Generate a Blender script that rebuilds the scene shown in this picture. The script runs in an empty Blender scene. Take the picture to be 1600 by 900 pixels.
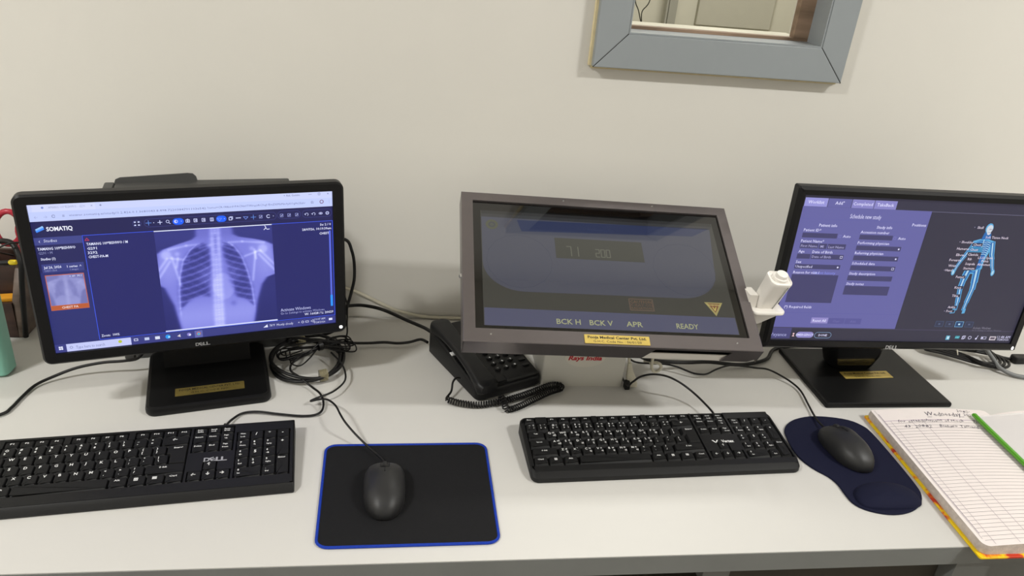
import bpy, bmesh, math, random
import numpy as np
from mathutils import Matrix, Vector
random.seed(4)
C = bpy.context.scene.collection
sc = bpy.context.scene

# ------------------------------------------------------------------ camera, world, lamps, exposure
def cam_axes(yaw, pitch, roll):
    f = Vector((math.sin(yaw)*math.cos(pitch), math.cos(yaw)*math.cos(pitch), -math.sin(pitch)))
    r0 = Vector((math.cos(yaw), -math.sin(yaw), 0)); u0 = r0.cross(f)
    r = math.cos(roll)*r0 + math.sin(roll)*u0; u = -math.sin(roll)*r0 + math.cos(roll)*u0
    return r, u, f
cd = bpy.data.cameras.new('camera'); cam = bpy.data.objects.new('camera', cd); C.objects.link(cam)
cd.sensor_fit = 'HORIZONTAL'; cd.sensor_width = 36.0; cd.lens = 36.0*1179.48/1600
cd.clip_start = 0.02
_r, _u, _f = cam_axes(0.1606, 0.4548, 0.0947)
cam.matrix_world = Matrix(((_r.x, _u.x, -_f.x, 0.0), (_r.y, _u.y, -_f.y, -1.3792), (_r.z, _u.z, -_f.z, 0.757), (0, 0, 0, 1)))
sc.camera = cam
w = bpy.data.worlds.new('world'); sc.world = w; w.use_nodes = True
w.node_tree.nodes['Background'].inputs[0].default_value = (0.9, 0.93, 1, 1)
w.node_tree.nodes['Background'].inputs[1].default_value = 0.05
sc.view_settings.view_transform = 'Standard'; sc.view_settings.look = 'None'
sc.view_settings.exposure = 0.0; sc.view_settings.gamma = 1.0; sc.view_settings.use_curve_mapping = False
def lamp(name, loc, sx, sy, power, col=(1, 0.995, 0.96)):
    l = bpy.data.lights.new(name, 'AREA'); l.shape = 'RECTANGLE'; l.size = sx; l.size_y = sy; l.energy = power; l.color = col
    o = bpy.data.objects.new(name, l); C.objects.link(o); o.location = loc; return o
lamp('ceiling_lamp', (-1.75, -1.70, 2.40), 0.5, 0.15, 65)
lamp('ceiling_lamp', (2.15, -1.70, 2.40), 0.5, 0.15, 67)
lamp('ceiling_lamp_next_room', (0.9, 0.8, 1.9), 0.5, 0.3, 27, (1, 0.99, 0.94))

# ------------------------------------------------------------------ helpers
def lin(c):
    c = c/255.0
    return c/12.92 if c <= 0.04045 else ((c+0.055)/1.055)**2.4
def rgb(r, g, b): return (lin(r), lin(g), lin(b), 1.0)
MATS = {}
def mat(name, col, rough=0.5, metal=0.0, noise=0.0, nscale=40.0, bump=0.0, bscale=300.0, coat=0.0, spec=0.5, emit=None, trans=0.0):
    m = bpy.data.materials.new(name); m.use_nodes = True; nt = m.node_tree; b = nt.nodes['Principled BSDF']
    b.inputs['Base Color'].default_value = col; b.inputs['Roughness'].default_value = rough; b.inputs['Metallic'].default_value = metal
    b.inputs['Specular IOR Level'].default_value = spec; b.inputs['Coat Weight'].default_value = coat
    if trans: b.inputs['Transmission Weight'].default_value = trans
    if emit: b.inputs['Emission Color'].default_value = emit[0]; b.inputs['Emission Strength'].default_value = emit[1]
    tc = nt.nodes.new('ShaderNodeTexCoord')
    if noise:
        n = nt.nodes.new('ShaderNodeTexNoise'); n.inputs['Scale'].default_value = nscale; n.inputs['Detail'].default_value = 5
        nt.links.new(tc.outputs['Object'], n.inputs['Vector'])
        r = nt.nodes.new('ShaderNodeMapRange'); r.inputs[1].default_value = 0.3; r.inputs[2].default_value = 0.7
        r.inputs[3].default_value = 1-noise; r.inputs[4].default_value = 1+noise
        nt.links.new(n.outputs['Fac'], r.inputs[0])
        mx = nt.nodes.new('ShaderNodeMix'); mx.data_type = 'RGBA'; mx.blend_type = 'MULTIPLY'; mx.inputs[0].default_value = 1
        mx.inputs[6].default_value = col; nt.links.new(r.outputs[0], mx.inputs[7]); nt.links.new(mx.outputs[2], b.inputs['Base Color'])
    if bump:
        n2 = nt.nodes.new('ShaderNodeTexNoise'); n2.inputs['Scale'].default_value = bscale; n2.inputs['Detail'].default_value = 3
        nt.links.new(tc.outputs['Object'], n2.inputs['Vector'])
        bp = nt.nodes.new('ShaderNodeBump'); bp.inputs['Strength'].default_value = bump; bp.inputs['Distance'].default_value = 0.001
        nt.links.new(n2.outputs['Fac'], bp.inputs['Height']); nt.links.new(bp.outputs[0], b.inputs['Normal'])
    MATS[name] = m; return m
def attr_mat(name, emission, rough=0.45, spec=0.5, base=0.008, coat=0.0):
    m = bpy.data.materials.new(name); m.use_nodes = True; nt = m.node_tree; b = nt.nodes['Principled BSDF']
    a = nt.nodes.new('ShaderNodeAttribute'); a.attribute_name = 'ink'
    b.inputs['Roughness'].default_value = rough; b.inputs['Specular IOR Level'].default_value = spec; b.inputs['Coat Weight'].default_value = coat
    b.inputs['Coat Roughness'].default_value = 0.02
    if emission:
        b.inputs['Base Color'].default_value = (base, base, base, 1)
        nt.links.new(a.outputs['Color'], b.inputs['Emission Color']); b.inputs['Emission Strength'].default_value = emission
    else: nt.links.new(a.outputs['Color'], b.inputs['Base Color'])
    MATS[name] = m; return m
def wood_mat(name, c1, c2, rough=0.45, scale=6):
    m = bpy.data.materials.new(name); m.use_nodes = True; nt = m.node_tree; b = nt.nodes['Principled BSDF']; b.inputs['Roughness'].default_value = rough
    tc = nt.nodes.new('ShaderNodeTexCoord'); mp = nt.nodes.new('ShaderNodeMapping'); mp.inputs['Scale'].default_value = (1, 8, 8)
    n = nt.nodes.new('ShaderNodeTexNoise'); n.inputs['Scale'].default_value = scale; n.inputs['Detail'].default_value = 6
    cr = nt.nodes.new('ShaderNodeValToRGB'); cr.color_ramp.elements[0].color = c1; cr.color_ramp.elements[1].color = c2
    cr.color_ramp.elements[0].position = 0.35; cr.color_ramp.elements[1].position = 0.65
    nt.links.new(tc.outputs['Object'], mp.inputs[0]); nt.links.new(mp.outputs[0], n.inputs[0]); nt.links.new(n.outputs[0], cr.inputs[0]); nt.links.new(cr.outputs[0], b.inputs['Base Color'])
    MATS[name] = m; return m

mat('wall', rgb(216, 213, 206), 0.75, noise=0.015, nscale=3, bump=0.12, bscale=60)
mat('far_wall', rgb(200, 196, 180), 0.75, noise=0.02, nscale=3)
mat('far_panel', rgb(178, 174, 160), 0.7, noise=0.02)
mat('ceiling', rgb(225, 222, 214), 0.8, noise=0.01)
mat('floor', rgb(120, 112, 104), 0.4, noise=0.05, nscale=8)
mat('desk_white', rgb(204, 202, 198), 0.62, noise=0.012, nscale=5, bump=0.03, bscale=200, spec=0.22)
mat('desk_grey', rgb(116, 118, 116), 0.5, noise=0.04, nscale=12)
mat('desk_dark', rgb(58, 54, 46), 0.6, noise=0.08, nscale=12)
mat('frame_grey', rgb(144, 150, 154), 0.35, noise=0.02, nscale=10)
mat('seam_dark', rgb(38, 38, 38), 0.8)
mat('caulk', rgb(214, 200, 160), 0.7, noise=0.1, nscale=60)
wood_mat('raw_wood', rgb(112, 92, 74), rgb(146, 122, 102), 0.6)
mat('mouse_grey', rgb(36, 36, 37), 0.46, spec=0.4, noise=0.04, nscale=80, bump=0.04, bscale=1500)
wood_mat('walnut', rgb(44, 28, 24), rgb(68, 46, 39), 0.45, 9)
wood_mat('walnut_edge', rgb(80, 66, 58), rgb(104, 88, 78), 0.5, 9)
mat('black_plastic', rgb(22, 22, 23), 0.45, spec=0.35, noise=0.05, nscale=80, bump=0.05, bscale=1500)
mat('black_gloss', rgb(14, 14, 15), 0.14, noise=0.05, nscale=30)
mat('black_satin', rgb(12, 12, 13), 0.42, bump=0.03, bscale=1500, spec=0.3)
mat('bezel_black', rgb(14, 14, 16), 0.4, bump=0.04, bscale=2000, spec=0.28)
mat('key_black', rgb(22, 22, 23), 0.6, bump=0.05, bscale=2500, spec=0.28)
mat('kb_body', rgb(23, 23, 24), 0.5, bump=0.05, bscale=2500, spec=0.3)
mat('kb_well', rgb(13, 13, 14), 0.6)
mat('legend_white', rgb(225, 225, 225), 0.6)
mat('logo_grey', rgb(170, 170, 172), 0.4, metal=0.2)
mat('cable_black', rgb(14, 13, 14), 0.45, bump=0.03, bscale=800, spec=0.35)
mat('cable_white', rgb(205, 200, 182), 0.5, noise=0.06, nscale=40)
mat('cable_grey', rgb(120, 122, 124), 0.5)
mat('pad_cloth', rgb(25, 25, 27), 0.9, noise=0.06, nscale=200, bump=0.3, bscale=1800, spec=0.2)
mat('pad_blue', rgb(26, 56, 160), 0.75, noise=0.1, nscale=400, bump=0.4, bscale=900, spec=0.2)
mat('gel_navy', rgb(13, 16, 42), 0.85, noise=0.06, nscale=300, bump=0.3, bscale=1800, spec=0.25)
mat('case_metal', rgb(118, 112, 113), 0.32, metal=0.72, noise=0.03, nscale=30, bump=0.05, bscale=700)
mat('case_inside', rgb(10, 10, 10), 0.8)
mat('glass_border', rgb(6, 6, 7), 0.03, coat=0.0, spec=0.9)
mat('white_plastic', rgb(232, 228, 222), 0.35, noise=0.01)
mat('post_white', rgb(206, 204, 196), 0.45, noise=0.02, nscale=12)
mat('label_pale', rgb(214, 210, 200), 0.5)
mat('print_red', rgb(186, 22, 40), 0.5)
mat('gold', rgb(210, 184, 98), 0.35, metal=0.4, noise=0.08, nscale=40)
mat('gold_dull', rgb(170, 150, 84), 0.3, metal=0.7, noise=0.15, nscale=60)
mat('print_black', rgb(30, 26, 18), 0.6)
mat('screw_metal', rgb(200, 200, 200), 0.25, metal=0.9)
mat('led_white', rgb(255, 255, 255), 0.4, emit=((1, 1, 1, 1), 1.6))
mat('mint', rgb(128, 186, 168), 0.35, noise=0.02)
mat('mint_edge', rgb(150, 160, 150), 0.4)
mat('red_plastic', rgb(168, 34, 54), 0.35)
mat('steel', rgb(170, 172, 175), 0.25, metal=0.9)
mat('yellow_plastic', rgb(232, 206, 40), 0.4)
mat('orange_paper', rgb(238, 164, 40), 0.6)
mat('printer_grey', rgb(66, 66, 65), 0.5, noise=0.03, bump=0.08, bscale=900)
mat('paper', rgb(232, 223, 220), 0.75, noise=0.012, nscale=25)
mat('page_edges', rgb(196, 184, 174), 0.85, noise=0.12, nscale=140, bump=0.5, bscale=700)
mat('green_bar', rgb(84, 156, 34), 0.3, noise=0.03)
mat('far_grey', rgb(150, 148, 138), 0.45)
# yellow cover with red-orange flower print
m = mat('book_cover', rgb(240, 200, 20), 0.35)
nt = m.node_tree; tc = nt.nodes.new('ShaderNodeTexCoord'); vo = nt.nodes.new('ShaderNodeTexNoise'); vo.inputs['Scale'].default_value = 22; vo.inputs['Detail'].default_value = 6; vo.inputs['Distortion'].default_value = 1.2
cr = nt.nodes.new('ShaderNodeValToRGB'); e = cr.color_ramp.elements
e[0].position = 0.40; e[0].color = rgb(196, 52, 20); e[1].position = 0.50; e[1].color = rgb(240, 204, 12)
x = e.new(0.45); x.color = rgb(238, 150, 30)
nt.links.new(tc.outputs['Object'], vo.inputs[0]); nt.links.new(vo.outputs[0], cr.inputs[0]); nt.links.new(cr.outputs[0], nt.nodes['Principled BSDF'].inputs['Base Color'])
# clear sheets: part transparent, part glossy
def clear_mat(name, alpha, tint, rough=0.08):
    m = bpy.data.materials.new(name); m.use_nodes = True; nt = m.node_tree; b = nt.nodes['Principled BSDF']
    b.inputs['Base Color'].default_value = tint; b.inputs['Roughness'].default_value = rough; b.inputs['Alpha'].default_value = alpha
    MATS[name] = m; return m
clear_mat('tie_clear', 0.55, rgb(140, 132, 104), 0.2)
clear_mat('clear_sheet', 0.22, rgb(225, 228, 230), 0.12)
clear_mat('lead_glass', 0.06, rgb(150, 150, 120), 0.03)
attr_mat('display_matte', 1.0, 0.5, 0.35, 0.006)
attr_mat('display_glass', 1.0, 0.03, 0.9, 0.004)
attr_mat('ink_print', 0, 0.7, 0.3)

MW = {}
class MB:
    def __init__(s, M=None):
        s.v = []; s.f = []; s.mi = []; s.col = []; s.M = M or Matrix()
    def add(s, verts, faces, mi=0, col=None):
        o = len(s.v)
        s.v += [tuple(s.M @ Vector(p)) for p in verts]
        for f in faces:
            s.f.append([i+o for i in f]); s.mi.append(mi); s.col.append(col)
        return s
    def box(s, c, d, mi=0):
        x, y, z = c; a, b, e = d[0]/2, d[1]/2, d[2]/2
        v = [(x-a, y-b, z-e), (x+a, y-b, z-e), (x+a, y+b, z-e), (x-a, y+b, z-e), (x-a, y-b, z+e), (x+a, y-b, z+e), (x+a, y+b, z+e), (x-a, y+b, z+e)]
        return s.add(v, [(3, 2, 1, 0), (4, 5, 6, 7), (0, 1, 5, 4), (1, 2, 6, 5), (2, 3, 7, 6), (3, 0, 4, 7)], mi)
    def box2(s, x0, x1, y0, y1, z0, z1, mi=0): return s.box(((x0+x1)/2, (y0+y1)/2, (z0+z1)/2), (x1-x0, y1-y0, z1-z0), mi)
    def loft(s, rings, mi=0, cap0=True, cap1=True, mcap=None):
        n = len(rings[0]); v = [p for r in rings for p in r]; f = []
        for k in range(len(rings)-1):
            for i in range(n):
                j = (i+1) % n; f.append((k*n+i, k*n+j, (k+1)*n+j, (k+1)*n+i))
        s.add(v, f, mi)
        if cap0: s.add(rings[0], [list(range(n))[::-1]], mi)
        if cap1: s.add(rings[-1], [list(range(n))], mi if mcap is None else mcap)
        return s
    def slab(s, pts, z0, z1, ch=0.0, mi=0, mcap=None):
        if ch <= 0: return s.loft([[(x, y, z0) for x, y in pts], [(x, y, z1) for x, y in pts]], mi, mcap=mcap)
        i1 = offset(pts, -ch*0.3); i2 = offset(pts, -ch)
        return s.loft([[(x, y, z0) for x, y in i1], [(x, y, z0+ch*0.5) for x, y in pts], [(x, y, z1-ch) for x, y in pts], [(x, y, z1-ch*0.3) for x, y in i1], [(x, y, z1) for x, y in i2]], mi, mcap=mcap)
    def ring(s, outer, inner, z, zi=None, mi=0):
        n = len(outer); zi = z if zi is None else zi
        return s.add([(x, y, z) for x, y in outer]+[(x, y, zi) for x, y in inner], [(i, (i+1) % n, n+(i+1) % n, n+i) for i in range(n)], mi)
    def tube(s, path, r, n=8, mi=0, closed=False, cap=True):
        P = [Vector(p) for p in path]; m = len(P); rings = []; up = Vector((0, 0, 1)); prev = None
        for i in range(m):
            a = P[i-1] if (i > 0 or closed) else P[0]; b = P[(i+1) % m] if (i < m-1 or closed) else P[-1]
            t = (b-a).normalized() if (b-a).length > 1e-9 else Vector((1, 0, 0))
            if prev is None:
                q = t.cross(up)
                if q.length < 1e-3: q = t.cross(Vector((0, 1, 0)))
                q.normalize()
            else:
                q = prev - t*prev.dot(t)
                if q.length < 1e-6: q = t.cross(up)
                q.normalize()
            prev = q; bq = t.cross(q); rr = r[i] if isinstance(r, (list, tuple)) else r
            rings.append([tuple(P[i]+(q*math.cos(2*math.pi*k/n)+bq*math.sin(2*math.pi*k/n))*rr) for k in range(n)])
        if closed: rings.append(rings[0])
        return s.loft([list(reversed(x)) for x in rings], mi, cap and not closed, cap and not closed)
    def build(s, name, mats, parent=None, smooth=35, origin=None):
        me = bpy.data.meshes.new(name); mats = mats if isinstance(mats, (list, tuple)) else [mats]
        if parent is not None: inv = MW[parent.name].inverted()
        elif origin is not None: inv = Matrix.Translation(-Vector(origin))
        else: inv = Matrix()
        me.from_pydata([tuple(inv @ Vector(p)) for p in s.v], [], s.f)
        for k in mats: me.materials.append(MATS[k])
        me.polygons.foreach_set('material_index', s.mi)
        if any(c is not None for c in s.col):
            at = me.color_attributes.new('ink', 'FLOAT_COLOR', 'CORNER'); arr = []
            for f, c in zip(s.f, s.col):
                if c is None: c = (0, 0, 0, 1)
                if isinstance(c[0], (tuple, list)): arr += [q for cc in c for q in cc]
                else: arr += list(c)*len(f)
            at.data.foreach_set('color', arr)
        if smooth:
            me.polygons.foreach_set('use_smooth', [True]*len(me.polygons)); me.set_sharp_from_angle(angle=math.radians(smooth))
        o = bpy.data.objects.new(name, me); C.objects.link(o)
        if parent is not None: o.parent = parent; MW[o.name] = MW[parent.name]
        else:
            if origin is not None: o.location = origin
            MW[o.name] = inv.inverted()
        return o
def offset(pts, d):
    n = len(pts); out = []
    for i in range(n):
        p0 = Vector(pts[i-1]); p1 = Vector(pts[i]); p2 = Vector(pts[(i+1) % n])
        e1 = (p1-p0); e2 = (p2-p1)
        e1 = e1.normalized() if e1.length > 1e-9 else e2.normalized(); e2 = e2.normalized() if e2.length > 1e-9 else e1
        n1 = Vector((e1.y, -e1.x)); n2 = Vector((e2.y, -e2.x)); m_ = n1+n2
        m_ = n1 if m_.length < 1e-6 else m_.normalized(); k = max(0.35, m_.dot(n1)); q = p1+m_*(d/k); out.append((q.x, q.y))
    return out
def rr(x0, x1, y0, y1, r, n=6):
    out = []
    for cx, cy, a0 in ((x1-r, y0+r, -90), (x1-r, y1-r, 0), (x0+r, y1-r, 90), (x0+r, y0+r, 180)):
        for k in range(n+1):
            a = math.radians(a0+90*k/n); out.append((cx+r*math.cos(a), cy+r*math.sin(a)))
    return out
def ell(cx, cy, rx, ry, n=24): return [(cx+rx*math.cos(2*math.pi*k/n), cy+ry*math.sin(2*math.pi*k/n)) for k in range(n)]
def spline(P, n=8, closed=False):
    P = [Vector(p) for p in P]; m = len(P); out = []
    for i in range(m if closed else m-1):
        g = (lambda k: P[k % m]) if closed else (lambda k: P[min(max(k, 0), m-1)])
        a, b, c, d = g(i-1), g(i), g(i+1), g(i+2)
        for k in range(n):
            t = k/n; out.append(0.5*((2*b)+(c-a)*t+(2*a-5*b+4*c-d)*t*t+(3*b-a-3*c+d)*t**3))
    if not closed: out.append(P[-1])
    return out
def empty(name, loc, rz=0.0):
    o = bpy.data.objects.new(name, None); C.objects.link(o); o.location = loc; o.rotation_euler = (0, 0, rz); o.empty_display_size = 0.02
    MW[o.name] = Matrix.Translation(loc) @ Matrix.Rotation(rz, 4, 'Z'); return o
def tag(o, label=None, cat=None, group=None, kind=None):
    if label: o['label'] = label
    if cat: o['category'] = cat
    if group: o['group'] = group
    if kind: o['kind'] = kind
    return o
def frame(loc, X, Y, Z): return Matrix(((X[0], Y[0], Z[0], loc[0]), (X[1], Y[1], Z[1], loc[1]), (X[2], Y[2], Z[2], loc[2]), (0, 0, 0, 1)))
def pose(x, y, z, yaw, tilt, roll=0.0):
    R = Vector((math.cos(yaw), math.sin(yaw), 0)); n0 = Vector((-math.sin(yaw), math.cos(yaw), 0)); U = math.cos(tilt)*Vector((0, 0, 1))+math.sin(tilt)*n0
    R2 = math.cos(roll)*R+math.sin(roll)*U; U2 = -math.sin(roll)*R+math.cos(roll)*U
    return frame((x, y, z), R2, U2, R2.cross(U2))
# ---- lettering
TC = {}
def glyphs(s, bold=0.0, shear=0.0, res=2):
    k = (s, bold, shear, res)
    if k in TC: return TC[k]
    cu = bpy.data.curves.new('t', 'FONT'); cu.body = s; cu.size = 1.0; cu.resolution_u = res; cu.offset = bold; cu.shear = shear
    cu.fill_mode = 'FRONT'
    ob = bpy.data.objects.new('t', cu); C.objects.link(ob); bpy.context.view_layer.update()
    me = bpy.data.meshes.new_from_object(ob.evaluated_get(bpy.context.evaluated_depsgraph_get()))
    v = np.zeros(len(me.vertices)*3); me.vertices.foreach_get('co', v); v = v.reshape(-1, 3)[:, :2]; f = [tuple(p.vertices) for p in me.polygons]
    bpy.data.objects.remove(ob); bpy.data.curves.remove(cu); bpy.data.meshes.remove(me)
    if len(v): x0, x1 = v[:, 0].min(), v[:, 0].max(); v = v-np.array([x0, 0]); wd = x1-x0
    else: wd = 0.001
    TC[k] = (v, f, wd); return TC[k]
def put_text(mb, s, x, y, size, z, mi=0, col=None, align='L', width=None, bold=0.0, shear=0.0, res=2, rot=0.0, mid=True):
    v, f, wd = glyphs(s, bold, shear, res)
    if not len(v): return
    sx = size if width is None else width/wd
    o = {'L': 0, 'C': -wd*sx/2, 'R': -wd*sx}[align]; oy = -0.35*size if mid else 0
    c, sn = math.cos(rot), math.sin(rot); pts = []
    for a, b in v:
        px, py = a*sx+o, b*size+oy; pts.append((x+px*c-py*sn, y+px*sn+py*c, z))
    mb.add(pts, f, mi, col)
def slanted_e_logo(mb, x, y, w_, h, z, mi=0, bold=0.03):
    # four letters, the second one turned on its corner
    for ch, dx, r in (('D', -0.36, 0), ('E', -0.115, 0.42), ('L', 0.14, 0), ('L', 0.36, 0)):
        v, f, wd = glyphs(ch, bold, 0, 3); s_ = h/0.73; cx, cy = wd/2, 0.365
        ks = w_*0.25/(wd*s_) if ch != 'E' else w_*0.22/(wd*s_)
        pts = [(x+dx*w_+((a-cx)*math.cos(r)-(b-cy)*math.sin(r))*s_*ks, y+((a-cx)*math.sin(r)+(b-cy)*math.cos(r))*s_, z) for a, b in v]
        mb.add(pts, f, mi)
class Canvas:     # flat print on a surface: s 0..1 to the right, t 0..1 downwards
    def __init__(c, M, W, H, z0=0.0): c.mb = MB(M); c.W = W; c.H = H; c.z = z0; c.d = 0.00003
    def p(c, s, t, l): return ((s-.5)*c.W, (.5-t)*c.H, c.z+l*c.d)
    def rect(c, s0, t0, s1, t1, col, l=1): c.mb.add([c.p(s0, t1, l), c.p(s1, t1, l), c.p(s1, t0, l), c.p(s0, t0, l)], [(0, 1, 2, 3)], 0, rgb(*col))
    def poly(c, pts, col, l=1): c.mb.add([c.p(s, t, l) for s, t in pts], [tuple(range(len(pts)))], 0, rgb(*col))
    def line(c, pts, wd, col, l=2):
        for (a, b), (e, f) in zip(pts[:-1], pts[1:]):
            x0, y0, z = c.p(a, b, l); x1, y1, _ = c.p(e, f, l); d = Vector((x1-x0, y1-y0)); L = d.length
            if L < 1e-9: continue
            n = Vector((-d.y, d.x))/L*wd/2; d = d/L*wd*0.3
            c.mb.add([(x0-d.x-n.x, y0-d.y-n.y, z), (x1+d.x-n.x, y1+d.y-n.y, z), (x1+d.x+n.x, y1+d.y+n.y, z), (x0-d.x+n.x, y0-d.y+n.y, z)], [(0, 1, 2, 3)], 0, rgb(*col))
    def frame(c, s0, t0, s1, t1, wd, col, l=2): c.line([(s0, t0), (s1, t0), (s1, t1), (s0, t1), (s0, t0)], wd, col, l)
    def disc(c, s, t, r, col, l=2, n=14, ry=None):
        x, y, z = c.p(s, t, l); ry = ry or r
        c.mb.add([(x+r*math.cos(6.2832*k/n), y+ry*math.sin(6.2832*k/n), z) for k in range(n)], [tuple(range(n))], 0, rgb(*col))
    def circ(c, s, t, r, wd, col, l=2, a0=0, a1=360, ry=None):
        pts = []; ry = ry or r
        for k in range(17):
            a = math.radians(a0+(a1-a0)*k/16); pts.append((s+r*math.cos(a)/c.W, t-ry*math.sin(a)/c.H))
        c.line(pts, wd, col, l)
    def pill(c, s0, s1, t, h, col, l=2, border=None):
        x0, y, z = c.p(s0, t, l); x1 = c.p(s1, t, l)[0]; pts = rr(x0, x1, y-h/2, y+h/2, h*0.49, 4)
        if border:
            ins = offset(pts, -border); n = len(pts)
            c.mb.add([(a, b, z) for a, b in pts]+[(a, b, z) for a, b in ins], [(i, (i+1) % n, n+(i+1) % n, n+i) for i in range(n)], 0, rgb(*col))
        else: c.mb.add([(a, b, z) for a, b in pts], [tuple(range(len(pts)))], 0, rgb(*col))
    def text(c, s, x, t, size, col, align='L', to=None, bold=0.0, l=3, res=1, shear=0.0):
        px, py, z = c.p(x, t, l)
        put_text(c.mb, s, px, py, size, z, 0, rgb(*col), align, None if to is None else abs(to-x)*c.W, bold, shear, res)

# ------------------------------------------------------------------ room
FL = -0.75; CE = 2.45; XL, XR = -2.6, 3.0; YF = -3.4
def struct(name, mb, mats, label=None, **k):
    o = mb.build(name, mats, **k); tag(o, label, kind='structure'); return o
wx0, wx1, wz0, wz1 = 0.385, 0.752, 0.590, 1.22     # opening
b = MB()
for x0, x1, z0, z1 in ((XL, wx0, FL, CE), (wx1, XR, FL, CE), (wx0, wx1, FL, wz0), (wx0, wx1, wz1, CE)): b.box2(x0, x1, 0, 0.12, z0, z1)
struct('wall_back', b, 'wall', 'off-white painted wall behind the desk', smooth=0)
struct('wall_left', MB().box2(XL-0.1, XL, YF, 0.12, FL, CE), 'wall', 'plain wall at the left end', smooth=0)
struct('wall_right', MB().box2(XR, XR+0.1, YF, 0.12, FL, CE), 'wall', 'plain wall at the right end', smooth=0)
struct('wall_front', MB().box2(XL, XR, YF-0.1, YF, FL, CE), 'wall', 'plain wall facing the desk', smooth=0)
struct('floor', MB().box2(XL, XR, YF, 0, FL-0.1, FL), 'floor', smooth=0)
struct('ceiling', MB().box2(XL, XR, YF, 0.12, CE, CE+0.1), 'ceiling', smooth=0)
# next room seen through the window
struct('wall_far', MB().box2(-0.4, 2.6, 1.5, 1.6, FL, CE), 'far_wall', 'cream wall of the room beyond the window', smooth=0)
struct('wall_far_side', MB().box2(2.0, 2.1, 0.12, 1.5, FL, CE), 'far_wall', smooth=0)
struct('wall_far_left', MB().box2(-0.5, -0.4, 0.12, 1.6, FL, CE), 'far_wall', smooth=0)
struct('floor_far', MB().box2(-0.4, 2.6, 0.12, 1.6, FL-0.1, FL), 'floor', smooth=0)
struct('ceiling_far', MB().box2(-0.4, 2.6, 0.12, 1.6, CE, CE+0.1), 'ceiling', smooth=0)
struct('wall_far_recess', MB(frame((0, 1.5, 0), (1, 0, 0), (0, 0, 1), (0, -1, 0))).slab(rr(1.06, 1.355, 0.455, 1.6, 0.004, 2), 0, 0.02, 0.003), 'far_panel', 'duller flat panel on the wall beyond the window')
b = MB(); b.box2(0.935, 0.965, 1.44, 1.47, 0.43, 1.7); b.box2(0.925, 0.932, 1.44, 1.47, 0.43, 1.7)
tag(b.build('wall_rail', 'far_grey', origin=(0.95, 1.455, 0.43)), 'grey upright metal rail on the wall beyond the window', 'rail')
def cable(name, pts, r, m_, label=None, parent=None, group=None, cat='cable', n=8, seg=6):
    P = spline(pts, seg); mb = MB().tube(P, r, n)
    o = mb.build(name, m_, parent=parent, origin=None if parent else tuple(P[0]), smooth=60)
    if label: tag(o, label, cat, group)
    return o
cable('hanging_wire', [(0.466, 0.30, 0.70), (0.478, 0.30, 0.625), (0.490, 0.30, 0.60), (0.502, 0.30, 0.570), (0.498, 0.30, 0.598), (0.512, 0.30, 0.625), (0.510, 0.30, 0.70)], 0.0012, 'cable_black', 'thin dark wire hanging in a loop beyond the window')
# window
win = empty('window_1', (0.57, 0.0, 0.53)); tag(win, 'grey framed observation window high on the wall', kind='structure')
ox0, ox1, oz0, oz1 = 0.328, 0.806, 0.530, 1.28; yf = -0.022
def board(pts):     # (x,z) quad -> board with thickness
    mb = MB(frame((0, 0.0, 0), (1, 0, 0), (0, 0, 1), (0, -1, 0))); mb.slab(pts, 0.001, 0.022, 0.0012); return mb
g = 0.0007
for pts in ([(ox0+g, oz0), (ox1-g, oz0), (wx1-g, wz0), (wx0+g, wz0)], [(wx0, wz0+g), (wx0, wz1-g), (ox0, oz1-g), (ox0, oz0+g)],
            [(wx1, wz1-g), (wx1, wz0+g), (ox1, oz0+g), (ox1, oz1-g)], [(wx0+g, wz1), (wx1-g, wz1), (ox1-g, oz1), (ox0+g, oz1)]):
    board(pts).build('frame_board', 'frame_grey', win)
b = MB()
for (a, c_), (d, e_) in (((ox0, oz0), (wx0, wz0)), ((ox1, oz0), (wx1, wz0)), ((ox0, oz1), (wx0, wz1)), ((ox1, oz1), (wx1, wz1))):
    b.tube([(a, -0.0205, c_), (d, -0.0205, e_)], 0.0013, 5)
b.build('mitre_seam', 'seam_dark', win)
# painted reveal (depth of the opening)
for x0, x1, z0, z1 in ((wx0+.0005, wx1-.0005, wz0+.0004, wz0+.003), (wx0+.0005, wx1-.0005, wz1-.003, wz1-.0004), (wx0+.0004, wx0+.003, wz0+.003, wz1-.003), (wx1-.003, wx1-.0004, wz0+.003, wz1-.003)):
    MB().box2(x0, x1, -0.0205, 0.034, z0, z1).build('reveal', 'frame_grey', win, smooth=0)
# raw timber sub-frame
for x0, x1, z0, z1 in ((wx0, wx1, wz0-0.005, wz0+0.0085), (wx0, wx1, wz1-0.02, wz1), (wx0-0.004, wx0+0.004, wz0, wz1), (wx1-0.032, wx1, wz0+0.008, wz1)):
    MB().box2(x0, x1, 0.034, 0.052, z0, z1).build('timber_strip', 'raw_wood', win, smooth=0)
MB().box2(wx0+0.003, wx0+0.013, 0.052, 0.115, wz0, wz1).build('jamb_strip', 'far_panel', win, smooth=0)
MB().box2(wx0, wx1, 0.056, 0.135, wz0-0.004, wz0+0.0055).build('inner_ledge', 'far_wall', win, smooth=0)
MB().box2(wx0+0.005, wx1-0.02, 0.0535, 0.0555, wz0+0.004, wz1-0.01).build('pane', 'lead_glass', win, smooth=0)
b = MB()
b.tube([(ox0-0.002, -0.003, oz0), (ox0-0.002, -0.003, oz1)], 0.004, 6); b.tube([(ox1+0.002, -0.003, oz0), (ox1+0.002, -0.003, oz1)], 0.004, 6); b.tube([(ox0, -0.002, oz0-0.002), (ox1, -0.002, oz0-0.002)], 0.004, 6)
b.build('caulk_bead', 'caulk', win)

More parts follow.
